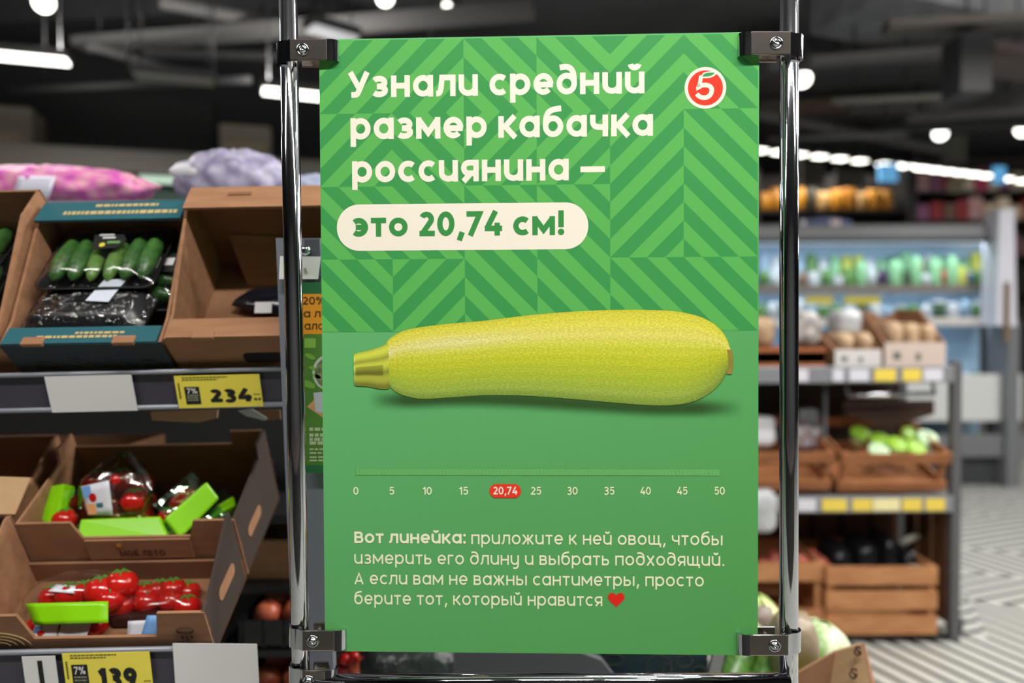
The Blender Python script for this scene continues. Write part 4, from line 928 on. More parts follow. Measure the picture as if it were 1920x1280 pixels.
# nearest carton: two flat bags of tomatoes
FY = 1.27
p = at(150, 1200, 1.2); fb_ = thing('tomato_bag', 'clear tomato bag with a lime band and white labels in the nearest carton', 'bag', Matrix.Translation(p))
rnd = random.Random(4)
obj('film', MB().ball(tuple(at(160, 1126, 1.222)), (.098, .052, .05), nu=30, nv=18, fn=lambda a, b_: 1 + rnd.uniform(-.035, .035)), film('crinkled_film', base=.05, bump=.5, scale=30), fb_)
obj('lime_band', MB().sheet(lambda u, v: tuple(at(48 + 155 * u + (16 if u < .5 else 0) * v, 1131 + 40 * v - 4 * u, 1.15 + .012 * (1 - v) + .012 * abs(u - .5))), 8, 5), lime, fb_, solid=.001, label='lime green printed band')
picture_label(fb_, [at(54, 1206, 1.166), at(105, 1204, 1.164), at(110, 1170, 1.164), at(66, 1172, 1.168)])
o = picture_label(fb_, [at(105, 1202, 1.164), at(160, 1200, 1.164), at(172, 1166, 1.166), at(116, 1167, 1.164)], False)
picture_label(fb_, [at(90, 1108, 1.18), at(138, 1112, 1.18), at(142, 1098, 1.195), at(106, 1095, 1.195)], False)
for i, (px, py, Y) in enumerate(((100, 1120, 1.21), (130, 1116, 1.2), (160, 1112, 1.21), (190, 1108, 1.2), (226, 1096, 1.21), (206, 1124, 1.19), (120, 1150, 1.2), (178, 1150, 1.2), (228, 1136, 1.21), (182, 1172, 1.185), (72, 1172, 1.19))):
    tomato(at(px, py, Y), (.018 if i > 8 else .023) if i not in (4, 3) else .028, 'red tomato in the banded bag of the nearest carton', 'tomatoes in the banded bag', seed=i)
sb = thing('tomato_bag', 'clear bag of tomatoes with dark wrapping, right in the nearest carton', 'bag', Matrix.Translation(at(300, 1198, 1.21)))
rnd = random.Random(8)
obj('film', MB().ball(tuple(at(312, 1144, 1.225)), (.074, .05, .046), nu=30, nv=18, fn=lambda a, b_: 1 + rnd.uniform(-.04, .04)), MATS['crinkled_film'], sb)
obj('dark_tray', MB().box(tuple(at(300, 1150, 1.22)), (.13, .07, .02)), mat('maroon_tray', (56, 30, 28), rough=.3), sb, bevel=.006)
picture_label(sb, [at(238, 1198, 1.166), at(270, 1198, 1.166), at(284, 1162, 1.168), at(240, 1164, 1.168)], False)
o = obj('blue_label', MB().sheet(lambda u, v: tuple(at(262 + 28 * u + 14 * v, 1199 - 46 * v, 1.162 + .004 * v)), 3, 3), sky, sb, solid=.0006)
for i, (px, py, Y) in enumerate(((272, 1114, 1.23), (300, 1108, 1.24), (325, 1106, 1.23), (352, 1112, 1.24), (352, 1138, 1.21), (322, 1126, 1.22), (275, 1128, 1.22))):
    tomato(at(px, py, Y), .0225, 'red tomato in the right bag of the nearest carton', 'tomatoes in the right bag of the nearest carton', seed=i)
# things clipped below the upper rail
def scrap(label, quad, Y, m, name='cardboard_scrap', cat='cardboard'):
    tag(obj(name, MB().prism([at(*q, Y) for q in quad], (0, .006, 0)), m), label, cat)
scrap('tan cardboard strip hanging under the upper rail below the 234 tag', [(282, 772), (408, 768), (406, 784), (372, 792), (285, 788)], 1.30, card_t)
scrap('brown cardboard strip under the right end of the upper rail', [(476, 770), (524, 768), (526, 786), (490, 788)], 1.30, card)
scrap('shiny white film scrap under the upper rail near the left pole', [(446, 770), (470, 766), (500, 784), (496, 788), (462, 780)], 1.28, mat('film_white', (226, 226, 222), rough=.2), 'film_scrap', 'film')
# neighbouring crates in the gap left of the pole
def plastic_crate(label, M, W_, D, H):
    t = thing('plastic_crate', label, 'crate', M)
    obj('base', MB().box((W_ / 2, D / 2, .006), (W_, D, .012)), bplas, t, world=False)
    for nm, c, d in (('front_wall', (W_ / 2, 0, 0), (W_, .008)), ('back_wall', (W_ / 2, D, 0), (W_, .008)), ('side_wall', (0, D / 2, 0), (.008, D)), ('side_wall', (W_, D / 2, 0), (.008, D))):
        m = MB()
        for z in (.02, H - .014): m.box((c[0], c[1], z), (d[0], d[1], .028))
        for k in range(7):
            f = k / 6 - .5; m.box((c[0] + (d[0] - .01) * f * (1 if d[0] > d[1] else 0), c[1] + (d[1] - .01) * f * (1 if d[1] > d[0] else 0), H / 2), (.008, .008, H))
        obj(nm, m, bplas, t, world=False)
    return t
apl = mat('apple_red', (206, 54, 46), rough=.25, rgb2=(230, 140, 100), scale=9)
def apple(c, r, label, group):
    t = thing('apple', label, 'apple', Matrix.Translation((c[0], c[1], c[2] - r)), group)
    obj('fruit', MB().ball((0, 0, r), r, fn=lambda a, b_: 1 - .2 * math.exp(-(b_ / .3) ** 2) - .08 * (b_ / pi) ** 4), apl, t, world=False)
    obj('stalk', MB().tube([(0, 0, r * 1.75), (.003, 0, r * 2.15)], .0014, 6), dprint, t, world=False)
for k, (py, lab, gl) in enumerate(((1212, 'black plastic apple crate in the gap left of the pole, upper one', 'red apple in the upper black crate'), (1336, 'black plastic apple crate in the gap left of the pole, lower one', 'red apple in the lower black crate'))):
    Mx = frame(at(452, py, 1.62), 2, 0, 0)
    plastic_crate(lab, Mx, .285, .24, .06)
    for j in range(2):
        for i in range(4): apple(Mx @ Vector((.045 + .065 * i, .05 + .075 * j, .051 + .004 * ((i * 7 + j) % 3))), .032, gl, gl.replace('red apple', 'apples'))
bx = carton('tan carton on the dark shelf behind the gap left of the pole', frame(at(455, 1084, 1.72), 0), .27, .16, .09, .1, ff=0, fb=0, slots=False)
sh2 = thing('apple_shelving', 'dark shelving with black apple crates seen through the gap beside the left pole', 'shelving', Matrix.Translation((-.48, 1.75, 0)))
za = at(470, 1056, 1.85).z; zb3 = at(470, 992, 1.85).z
zc_ = at(455, 1084, 1.72).z - .012
for z in (zc_, zc_ + .16): obj('shelf', MB().box((-.48, 1.8, z), (.35, .24, .02)), blk, sh2)
for py in (1212, 1336): obj('crate_ledge', MB().box((-.48, 1.77, at(452, py, 1.62).z - .012), (.35, .32, .016)), blk, sh2)
for x in (-.645, -.315): obj('leg', MB().box((x, 1.94, .55), (.03, .03, 1.1)), blk, sh2)
# promo poster behind the pole
AY = 1.112
AM = Matrix.Translation(at(562, 888, AY)); AI = AM.inverted(); kx = AY / F
ad = thing('salad_advertisement', 'green salad advertisement with an orange price banner, half hidden behind the large poster', 'poster', AM)
def ap(px, py, k=0): q = AI @ at(px, py, AY); return (q.x, -.0006 - .0003 * k, q.z)
AWm = .11
obj('sheet', MB().prism([ap(562, 886), ap(690, 886), ap(690, 528), ap(562, 530)], (0, .001, 0)), mat('ad_green', (92, 140, 58), rough=.45, rgb2=(80, 126, 46), scale=14), ad, world=False)
def aquad(nm, x0, y0, x1, y1, m, k=1, lab=None): return obj(nm, MB().flat([ap(x0, y1, k), ap(x1, y1, k), ap(x1, y0, k), ap(x0, y0, k)]), m, ad, world=False, label=lab)
aquad('top_band', 562, 530, 690, 551, mat('ad_dark_green', (40, 110, 66), rough=.45))
ob = aquad('orange_banner', 562, 551, 690, 626, mat('ad_orange', (250, 160, 40), rough=.45), 1, 'orange banner with black lettering')
n = MB()
def atext(s, x0, x1, py, xh, w): 
    a, b_ = ap(x0, py, 2), ap(x1, py, 2); text(n, s, a[0], b_[0], a[2], xh * kx, w, lambda x, z: (x, -.0012, z), gap=.16)
atext('20%', 568, 609, 571, 11.5, .2); atext('на ло', 556, 616, 595, 11.5, .2); atext('сала', 560, 608, 618, 11.5, .2)
obj('banner_lettering', n, mat('ad_brown_ink', (70, 46, 16), rough=.6), ob, world=False)
aquad('green_sign_picture', 571, 634, 592, 652, mat('ad_lime', (140, 190, 80), rough=.5))
bw = obj('bowl_picture', MB().flat([ap(618 + 32 * cos(a * pi / 20), 698 + 34 * sin(a * pi / 20), 1) for a in range(40)]), mat('ad_bowl', (206, 208, 204), rough=.4), ad, world=False)
obj('salad_picture', MB().flat([ap(619 + 28 * cos(a * pi / 20), 699 + 30 * sin(a * pi / 20), 2) for a in range(40)]), mat('ad_salad', (150, 160, 110), rough=.5, rgb2=(60, 84, 50), scale=70), bw, world=False)
obj('board_picture', MB().flat([ap(*q, 1) for q in ((576, 762), (600, 738), (690, 800), (690, 840))]), mat('ad_board', (214, 160, 110), rough=.5), ad, world=False)
obj('jug_picture', MB().flat([ap(*q, 2) for q in ((588, 736), (690, 728), (690, 784), (592, 772))]), mat('ad_jug', (196, 196, 206), rough=.5), ad, world=False)
for i, (x, y, r_) in enumerate(((582, 668, 10), (578, 720, 14), (594, 705, 8), (586, 690, 7))):
    obj('leaf_picture', MB().flat([ap(x + r_ * cos(a * pi / 8), y + r_ * .6 * sin(a * pi / 8 + .6), 2) for a in range(16)]), mat('ad_leaf', (122, 176, 66), rough=.5), ad, world=False)
n = MB(); n2 = MB(); stub_lines(n, ap(572, 0)[0], ap(660, 0)[0], [ap(0, y)[2] for y in (810, 821, 829, 836)], .005, lambda x, z: (x, -.0012, z), 3, .004, .012); stub_lines(n2, ap(572, 0)[0], ap(660, 0)[0], [ap(0, y)[2] for y in (846, 853, 861, 867)], .0025, lambda x, z: (x, -.0012, z), 4, .004, .012)
obj('text_print', n, mat('ad_pale_print', (190, 204, 160), rough=.5), ad, world=False); obj('footnote_print', n2, MATS['ad_pale_print'], ad, world=False)
aquad('bottom_band', 562, 872, 690, 886, mat('ad_dark_green', (40, 110, 66)))
nt_ = thing('paper_note', 'small white paper note pinned to the grey end panel by the left pole', 'note', Matrix.Translation(at(560, 523, 1.113)))
obj('sheet', MB().prism([at(523, 523, 1.113), at(596, 523, 1.115), at(601, 481, 1.113), at(525, 480, 1.115)], (0, .001, 0)), white, nt_)
n = MB(); obj('pencil_mark', n.flat([at(570, 512, 1.1125), at(576, 511, 1.1125), at(574, 502, 1.1125), at(569, 503, 1.1125)]), mat('grey_print', (150, 156, 130)), nt_)
# ================================================================== RIGHT CRATE RACK
RY = 3.35
rackm = mat('rack_metal', (92, 92, 94), rough=.45); wood = mat('crate_wood', (166, 108, 66), rough=.7, rgb2=(140, 86, 50), scale=7, stretch=(1, 8, 8)); wood_l = mat('crate_wood_light', (196, 140, 92), rough=.7, rgb2=(170, 112, 70), scale=7, stretch=(1, 8, 8))
wood_r = mat('crate_wood_red', (176, 104, 60), rough=.7, rgb2=(156, 88, 48), scale=7, stretch=(1, 8, 8)); wood_d = mat('rack_slat_wood', (112, 74, 44), rough=.75, rgb2=(86, 54, 30), scale=6, stretch=(8, 8, 1))
xl = at(1100, 700, RY).x; xrr = at(1786, 700, RY).x
rack = thing('crate_rack', 'grey metal rack of wooden vegetable crates behind the right chrome pole', 'rack', Matrix.Translation(((xl + xrr) / 2, RY + .3, 0)))
z1 = at(1650, 686, RY).z; z2 = at(1650, 928, RY).z; RH = .075
for z in (z1, z2):
    obj('shelf', MB().box(((xl + xrr) / 2, RY + .24, z - .02), (xrr - xl, .47, .03)), rackm, rack)
    obj('price_rail', MB().box(((xl + xrr) / 2, RY - .008, z - RH / 2), (xrr - xl, .016, RH)), mat('rack_rail', (140, 142, 148), rough=.35, metal=.2), rack, bevel=.004)
obj('bottom_shelf', MB().box(((xl + xrr) / 2, RY + .24, .012), (xrr - xl, .47, .024)), blk, rack)
for x in (xl, xrr + .02):
    for y in (RY + .015, RY + .48): obj('post', MB().box((x, y, (z1 + .02) / 2), (.04, .04, z1 + .02)), rackm, rack)
for px in (1563,): obj('divider', MB().box((at(px, 800, RY).x, RY + .1, (z1 + z2) / 2 - .02), (.012, .03, z1 - z2 - .06)), rackm, rack)
for i in range(11):
    w_ = (xrr - xl) / 11; obj('back_slat', MB().box((xl + w_ * (i + .5), RY + .45, z2 / 2 + .02), (w_ - .022, .014, z2 - .1)), wood_d, rack)
obj('slat_backing', MB().box(((xl + xrr) / 2, RY + .468, z2 / 2 + .02), (xrr - xl - .05, .008, z2 - .1)), mat('backing_dark', (40, 30, 24), rough=.9), rack)
for i in range(3): obj('side_slat', MB().box((xrr + .005, RY + .09 + .13 * i, z2 / 2 + .02), (.012, .11, z2 - .1)), wood_d, rack)
obj('back_panel', MB().box(((xl + xrr) / 2, RY + .48, (z1 + z2) / 2), (xrr - xl, .02, z1 - z2)), mat('rack_back', (60, 46, 36), rough=.8), rack)
a, b_ = at(1590, 741, RY + .03), at(1752, 738, RY + .03)
obj('holding_bar', MB().tube([a, b_], .011, 12), chrome, rack)
for q in (a, b_): obj('bar_arm', MB().tube([q, q + Vector((0, .03, .09))], .008, 8), rackm, rack)
def crate(label, M, W_, D, H, m, slat=.062, gap=.03, posts=True):
    t = thing('wooden_crate', label, 'crate', M); th = .012; n = max(2, int((H + gap) / (slat + gap))); sp_ = (H - slat) / (n - 1)
    for nm, face in (('front_panel', 0), ('back_panel', 1), ('side_panel', 2), ('side_panel', 3)):
        mm = MB()
        for k in range(n):
            z = slat / 2 + k * sp_
            if face < 2: mm.box((W_ / 2, th / 2 if face == 0 else D - th / 2, z), (W_, th, slat))
            else: mm.box((th / 2 if face == 2 else W_ - th / 2, D / 2, z), (th, D - 2 * th - .001, slat))
        obj(nm, mm, m, t, world=False, bevel=.002)
    obj('base', MB().box((W_ / 2, D / 2, .006), (W_ - 2 * th, D - 2 * th, .012)), m, t, world=False)
    for x in (th + .011, W_ - th - .011):
        for y in (th + .011, D - th - .011): obj('corner_post', MB().box((x, y, H / 2), (.02, .02, H)), m, t, world=False)
    return t
def crate_at(label, px0, px1, pyb, Y, D, H, m, tilt=0, **k):
    a = at(px0, pyb, Y); b_ = at(px1, pyb, Y); M = frame(a, tilt, 0, 0); return crate(label, M, b_.x - a.x, D, H, m, **k), M, b_.x - a.x
_, MB_, WB_ = crate_at('reddish wooden crate of green lidded tubs, right on the middle shelf of the rack', 1569, 1772, 922, RY + .015, .42, .19, wood, 17, slat=.05, gap=.022)
_, MA_, WA_ = crate_at('reddish wooden crate of wrapped bags, left of the green tub crate', 1350, 1557, 920, RY + .015, .42, .19, wood, 17, slat=.05, gap=.022)
_, MD_, WD_ = crate_at('light wooden crate of black bags standing at the bottom right of the rack', 1550, 1758, 1190, RY - .03, .44, .31, wood_l, 0, slat=.085, gap=.025)
_, MC_, WC_ = crate_at('light wooden crate of red onions, left of the black bag crate at the bottom', 1336, 1544, 1178, RY + .0, .42, .3, wood_l, 0, slat=.085, gap=.025)
_, ME_, WE_ = crate_at('low orange brown crate on the top shelf behind the right chrome pole', 1352, 1548, 688, RY + .03, .4, .085, wood_r, 0, slat=.07, gap=.01)
for lab, px in (('round black castor under the right end of the crate rack', 1794),):
    p = at(px, 1213, RY + .1); t = thing('castor', lab, 'castor', Matrix.Translation((p.x, p.y, 0))); obj('wheel', MB().tube([(-.012, 0, .03), (.012, 0, .03)], .03, 20), bplas, t, world=False); obj('fork', MB().box((0, 0, .06), (.04, .05, .02)), rackm, t, world=False)
# lids: lettuce tubs
lid_g = mat('lid_green', (148, 196, 56), rough=.35); tub_c = mat('tub_clear', (196, 220, 170), rough=.3); lid_w = mat('lid_white_green', (200, 232, 190), rough=.4)
def tub(M, label, m, group):
    t = thing('lettuce_tub', label, 'tub', M, group)
    obj('tub_body', MB().loft([[(r_ * cos(a * pi / 12), r_ * sin(a * pi / 12), z) for a in range(24)] for r_, z in ((.034, 0), (.04, .06))]), tub_c, t, world=False)
    obj('lid', MB().loft([[(r_ * cos(a * pi / 12), r_ * sin(a * pi / 12), z) for a in range(24)] for r_, z in ((.046, .058), (.047, .068), (.042, .071), (.0, .071))]), m, t, world=False); return t
for i, (px, py, Y, m, lab) in enumerate(((1606, 806, 3.6, lid_g, 'tub with a bright green lid, leftmost in the tilted crate'), (1643, 818, 3.55, lid_g, 'tub with a green lid, second from left in the tilted crate'), (1674, 826, 3.5, lid_g, 'tub with a darker green lid in the middle of the tilted crate'), (1700, 808, 3.62, lid_g, 'tub with a green lid, upper right in the tilted crate'), (1708, 832, 3.48, lid_g, 'tub with a green lid, lower right in the tilted crate'), (1730, 814, 3.54, lid_w, 'pale lidded tub at the right wall of the tilted crate'), (1640, 838, 3.48, lid_w, 'pale whitish tub at the front of the tilted crate'))):
    q = at(px, py, Y); tub(Matrix.Translation(q - Vector((0, .0, .06))) @ Matrix.Rotation(radians(38), 4, 'X'), lab, m, 'tubs in the tilted crate')
V = [at(1582, 752, 3.52), at(1752, 750, 3.52), at(1752, 776, 3.52), at(1668, 803, 3.50), at(1582, 774, 3.52)]
tag(obj('cardboard_sheet', MB().prism(V, (0, .008, 0)), mat('sheet_dark', (66, 48, 38), rough=.9)), 'dark V shaped cardboard sheet hanging over the green lidded tubs', 'cardboard')
def pouch(name, label, cat, px0, py0, px1, py1, Y, depth, m, seed=0, group=None, lab_m=None):
    a, b_ = at(px0, py1, Y), at(px1, py0, Y); w, h = b_.x - a.x, b_.z - a.z; rnd = random.Random(seed); ph = rnd.uniform(0, 6)
    t = thing(name, label, cat, Matrix.Translation(((a.x + b_.x) / 2, Y + depth / 2, a.z)), group)
    def se(c, e): return math.copysign(abs(c) ** e, c)
    rings = []
    for i in range(11):
        f = i / 10; k = (1 - abs(2 * f - 1) ** 4 * .35) * (1 + .03 * sin(7 * f + ph))
        rings.append([(w / 2 * k * se(cos(2 * pi * q / 24), .6) * (1 + rnd.uniform(-.03, .03)), depth / 2 * k * se(sin(2 * pi * q / 24), .6), h * f + (rnd.uniform(-.004, .004) if i else 0)) for q in range(24)])
    obj('pouch', MB().loft(rings), m, t, world=False)
    if lab_m: obj('label', MB().box((0, -depth / 2 * .97, h * .45), (w * .5, .006, h * .3)), lab_m, t, world=False)
    return t
silver = mat('bag_silver', (206, 208, 212), rough=.3, var=.35, scale=14); wbag = mat('bag_white', (232, 232, 240), rough=.35); gbag = mat('bag_grey', (150, 146, 140), rough=.5, var=.4, scale=26)
beige = mat('pack_beige', (190, 160, 128), rough=.7, rgb2=(150, 120, 92), scale=16); wcart = mat('carton_white', (206, 202, 200), rough=.7); pinkw = mat('carton_pinkish', (200, 182, 172), rough=.7)
pouch('vegetable_bag', 'white bag standing in the crate between poster and right pole', 'bag', 1405, 782, 1459, 838, RY + .14, .1, wbag, 1)
pouch('vegetable_bag', 'grey upright bag behind the right chrome pole in the wrapped bag crate', 'bag', 1498, 764, 1540, 800, RY + .24, .08, mat('bag_mid_grey', (140, 142, 146), rough=.4), 2)
pouch('vegetable_bag', 'mottled lilac and brown bag at the front of the wrapped bag crate', 'bag', 1490, 796, 1526, 842, RY + .14, .08, mat('bag_lilac', (186, 180, 196), rough=.4, rgb2=(120, 96, 80), scale=24), 3)
pouch('vegetable_bag', 'mottled pale bag beside the divider in the wrapped bag crate', 'bag', 1524, 798, 1552, 842, RY + .14, .08, mat('bag_pale', (200, 196, 206), rough=.4, rgb2=(110, 100, 96), scale=24), 4)
pouch('vegetable_bag', 'brown potato bag on the low orange crate, left of the right pole', 'bag', 1408, 594, 1458, 652, RY + .14, .16, beige, 5)
pouch('vegetable_bag', 'netted grey bag of garlic right of the chrome pole on the low crate', 'bag', 1490, 584, 1546, 650, RY + .12, .16, mat('bag_net', (206, 200, 196), rough=.5, rgb2=(112, 106, 104), scale=22), 6)
pouch('plastic_bag', 'shiny silver bag tied on top of the mushroom carton', 'bag', 1576, 580, 1626, 632, RY + .2, .2, silver, 7)
def open_box(label, px0, px1, pyt, pyb, pyf, Y, D, m, mf, arch=False):
    a, b_ = at(px0, pyb, Y), at(px1, pyb, Y); W_ = b_.x - a.x; Hf = at(px0, pyf, Y).z - a.z; Hb = (at(px0, pyt, Y + D).z - a.z)
    t = thing('carton', label, 'carton', Matrix.Translation(a)); th = .008
    obj('base', MB().box((W_ / 2, D / 2, .004), (W_, D, .008)), m, t, world=False)
    obj('front_wall', MB().box((W_ / 2, 0, Hf / 2), (W_, th, Hf)), mf, t, world=False)
    bp_ = [(0, 0), (W_, 0), (W_, Hb)] + ([(W_ * (.95 - .9 * i / 12), Hb - .035 * abs(sin(i * pi / 6))) for i in range(13)] if arch else []) + [(0, Hb)]
    obj('back_wall', MB().prism([(x, D - th, z) for x, z in bp_], (0, th, 0)), m, t, world=False)
    for x in (0, W_ - th): obj('side_wall', MB().prism([(x, 0, 0), (x, D, 0), (x, D, Hb), (x, D * .5, Hb), (x, 0, Hf)], (th, 0, 0)), m, t, world=False)
    n = MB(); n.box((W_ * .2, -th / 2 - .001, Hf * .45), (W_ * .12, .001, Hf * .3)).box((W_ * .55, -th / 2 - .001, Hf * .4), (W_ * .08, .001, Hf * .3))
    obj('print', n, mat('print_slate', (90, 100, 96), rough=.7), t, world=False)
    return t
open_box('low white fronted mushroom carton in the middle of the top shelf', 1565, 1652, 622, 687, 655, RY + .02, .4, card, wcart)
open_box('brown carton with a pinkish white front at the right end of the top shelf', 1658, 1772, 582, 687, 642, RY + .01, .42, card_d, pinkw, True)
for i in range(3): pouch('paper_bag', 'beige paper bag inside the carton at the right end of the top shelf', 'bag', 1668 + 33 * i, 602 + 3 * i, 1699 + 32 * i, 668, RY + .06, .2, beige, 30 + i, 'beige paper bags in the right carton')
for i in range(2): pouch('paper_bag', 'beige paper bag in the low white fronted carton', 'bag', 1575 + 38 * i, 624, 1607 + 37 * i, 676, RY + .06, .22, beige, 40 + i, 'beige paper bags in the white fronted carton')
for i, (x0, y0, x1, y1, Y) in enumerate(((1560, 1030, 1606, 1100, 3.48), (1608, 1022, 1658, 1100, 3.49), (1660, 1012, 1690, 1095, 3.47))):
    pouch('black_bag', ('black bag at the left in the bottom right crate', 'black bag in the middle of the bottom right crate', 'tallest black bag in the bottom right crate')[i], 'bag', x0, y0, x1, y1, Y, .22, mat('bag_black', (30, 31, 36), rough=.3), 50 + i)
pouch('black_bag', 'low black bag with a white label at the right in the bottom right crate', 'bag', 1694, 1036, 1730, 1095, 3.46, .22, MATS['bag_black'], 57, None, white)
p = at(1692, 1018, 3.6); tag(obj('white_tube', MB().tube([at(1688, 1020, 3.58), at(1704, 1010, 3.58), at(1722, 1002, 3.58)], [.014, .017, .012], 12), mat('tube_white', (200, 192, 180), rough=.5)), 'short white tube sticking up from the black bags', 'tube')
onion = mat('onion_red', (170, 60, 58), rough=.3, rgb2=(206, 116, 96), scale=12)
def onion_(c, r):
    t = thing('red_onion', 'red onion heaped in the light crate at the bottom of the rack', 'onion', Matrix.Translation((c[0], c[1], c[2] - r)), 'red onions in the bottom crate')
    obj('bulb', MB().ball((0, 0, r), r, fn=lambda a, b_: 1 + .25 * math.exp(-(b_ / .25) ** 2)), onion, t, world=False); obj('root', MB().ball((0, 0, .002), .006, nu=8, nv=6), beige, t, world=False)
for i, (px, py, Y) in enumerate(((1430, 1062, 3.5), (1452, 1050, 3.55), (1500, 1052, 3.48), (1522, 1046, 3.55), (1538, 1060, 3.48), (1508, 1066, 3.44), (1415, 1075, 3.45), (1530, 1072, 3.45), (1478, 1052, 3.55), (1400, 1056, 3.55))): onion_(at(px, py, Y), .041)
# rack price tags
k = 0
for row, z, items in (('upper', z1, ((1500, 30, 'w', 'white price tag next to the chrome pole'), (1572, 20, 'w', 'small grey white price tag in the middle'), (1611, 36, 'w', 'lilac white price tag left of the yellow ones'), (1660, 40, 'y', 'left yellow price tag'), (1710, 34, 'y', 'right yellow price tag'), (1750, 36, 'w', 'white price tag at the right end'))),
                      ('lower', z2, ((1513, 36, 'w', 'white price tag next to the chrome pole'), (1566, 46, 'y', 'first yellow price tag from the left'), (1618, 36, 'y', 'second yellow price tag from the left'), (1664, 50, 'p', 'pale yellow price tag in the middle'), (1712, 36, 'y', 'fourth yellow price tag'), (1756, 36, 'y', 'yellow price tag at the right end')))):
    for px, w, c, lab in items:
        q = at(px, 700, RY - .02); wd = w * RY / F
        tag(obj('price_tag', MB().box((q.x, RY - .0185, z - RH / 2 - .002), (wd, .003, RH * .72)), {'w': mat('tag_lilac_white', (214, 212, 222), rough=.5), 'y': mat('tag_amber', (232, 206, 84), rough=.5), 'p': mat('tag_pale', (236, 226, 170), rough=.5)}[c]), lab + ' of the ' + row + ' crate rack rail', 'price tag', 'price tags on the crate rack')
# ================================================================== REFRIGERATOR behind the rack
GY = 6.6
gx0, gx1 = at(1150, 500, GY).x, at(1884, 500, GY + .25).x; gxc = at(1856, 500, GY).x
GM = Matrix.Translation((0, GY, 0))
g = thing('open_refrigerator', 'open grey multideck refrigerator with lit shelves of vegetables, behind the crate rack', 'refrigerator', Matrix.Translation(((gx0 + gx1) / 2, GY + .4, 0)))
gm = mat('fridge_grey', (112, 114, 118), rough=.4); gdk = mat('fridge_dark', (58, 60, 64), rough=.5); cold = mat('fridge_white', (164, 196, 222), rough=.35)
gw_ = gx1 - gx0; gcx = (gx0 + gx1) / 2
zt = at(1640, 420, GY).z; zc = at(1640, 446, GY).z
obj('canopy', MB().prism([(gx0, GY, zc), (gx0, GY + .02, zt), (gx0, GY + .85, zt), (gx0, GY + .85, zc), ], (gxc - gx0, 0, 0)), gm, g, bevel=.01)
obj('canopy_lip', MB().box(((gx0 + gxc) / 2, GY, zc - .02), (gxc - gx0, .03, .05)), gdk, g)
obj('back_panel', MB().box((gcx, GY + .62, zc / 2), (gw_, .03, zc)), cold, g)
obj('base', MB().box((gcx, GY + .42, .12), (gw_, .78, .24)), gdk, g); obj('front_bumper', MB().box((gcx, GY - .02, .36), (gw_, .05, .2)), gm, g, bevel=.01)
zl = at(1640, 782, GY).z; obj('bin_front', MB().box((gcx, GY + .01, zl + .17), (gw_, .03, .42)), mat('fridge_bin_white', (204, 206, 206), rough=.4), g, bevel=.008)
zbin = zl + .36; obj('bin_floor', MB().box((gcx, GY + .42, zl + .2), (gw_, .78, .03)), cold, g)
ys = {}
for nm, py, dpt in (('s1', 541, .42), ('s2', 603, .5)):
    z = at(1640, py, GY + .15).z; ys[nm] = z
    obj('shelf', MB().box((gcx, GY + .6 - dpt / 2, z), (gw_, dpt, .025)), mat('fridge_shelf', (150, 156, 160), rough=.3), g)
    obj('shelf_rail', MB().box((gcx, GY + .6 - dpt, z), (gw_, .012, .075)), mat('fridge_rail', (120, 112, 104), rough=.5) if nm == 's1' else wcart, g)
for z, yo, e in ((zc - .03, .1, 60), (ys['s1'] - .018, .24, 26), (ys['s2'] - .018, .16, 20)):
    obj('light_tube', MB().box((gcx, GY + yo, z), (gw_ - .1, .025, .02)), mat('fridge_tube', (215, 236, 255), emit=2.5), g)
    l = bpy.data.lights.new('fridge_light', 'AREA'); l.shape = 'RECTANGLE'; l.size = gw_ - .1; l.size_y = .05; l.energy = e * .3; l.color = (.78, .9, 1)
    lo = bpy.data.objects.new('fridge_light', l); C.objects.link(lo); lo.parent = g; lo.matrix_parent_inverse = MW[g.name].inverted(); lo.matrix_world = Matrix.Translation((gcx, GY + yo, z - .012)) @ Matrix.Rotation(radians(25), 4, 'X')
obj('end_panel', MB().prism([at(1868, 610, GY - .12), at(1906, 612, GY - .12), at(1902, 390, GY - .12), at(1874, 392, GY - .12)], (0, .22, 0)), mat('fridge_end_white', (214, 214, 226), rough=.45), g, label='white end panel')
e0, e1 = at(1888, 870, GY - .1), at(1912, 600, GY - .1)
obj('end_panel', MB().box(((e0.x + e1.x) / 2, GY + .05, e1.z / 2), (e1.x - e0.x, .3, e1.z)), gm, g, label='grey lower end panel')
p = at(1880, 540, GY - .16); obj('end_post', MB().box((at(1888, 600, GY - .14).x, GY - .14, (at(1888, 530, GY - .14).z + at(1888, 640, GY - .14).z) / 2), (.04, .02, .52)), mat('post_brown', (120, 96, 72), rough=.6), g)
pr_cols = {'green': (96, 150, 70), 'dark green': (52, 92, 50), 'mint': (150, 214, 160), 'white': (222, 230, 236), 'pale blue': (170, 200, 226), 'purple': (84, 62, 100), 'yellow': (214, 220, 90), 'red': (190, 70, 60), 'brown': (150, 120, 92), 'blue': (60, 96, 150)}
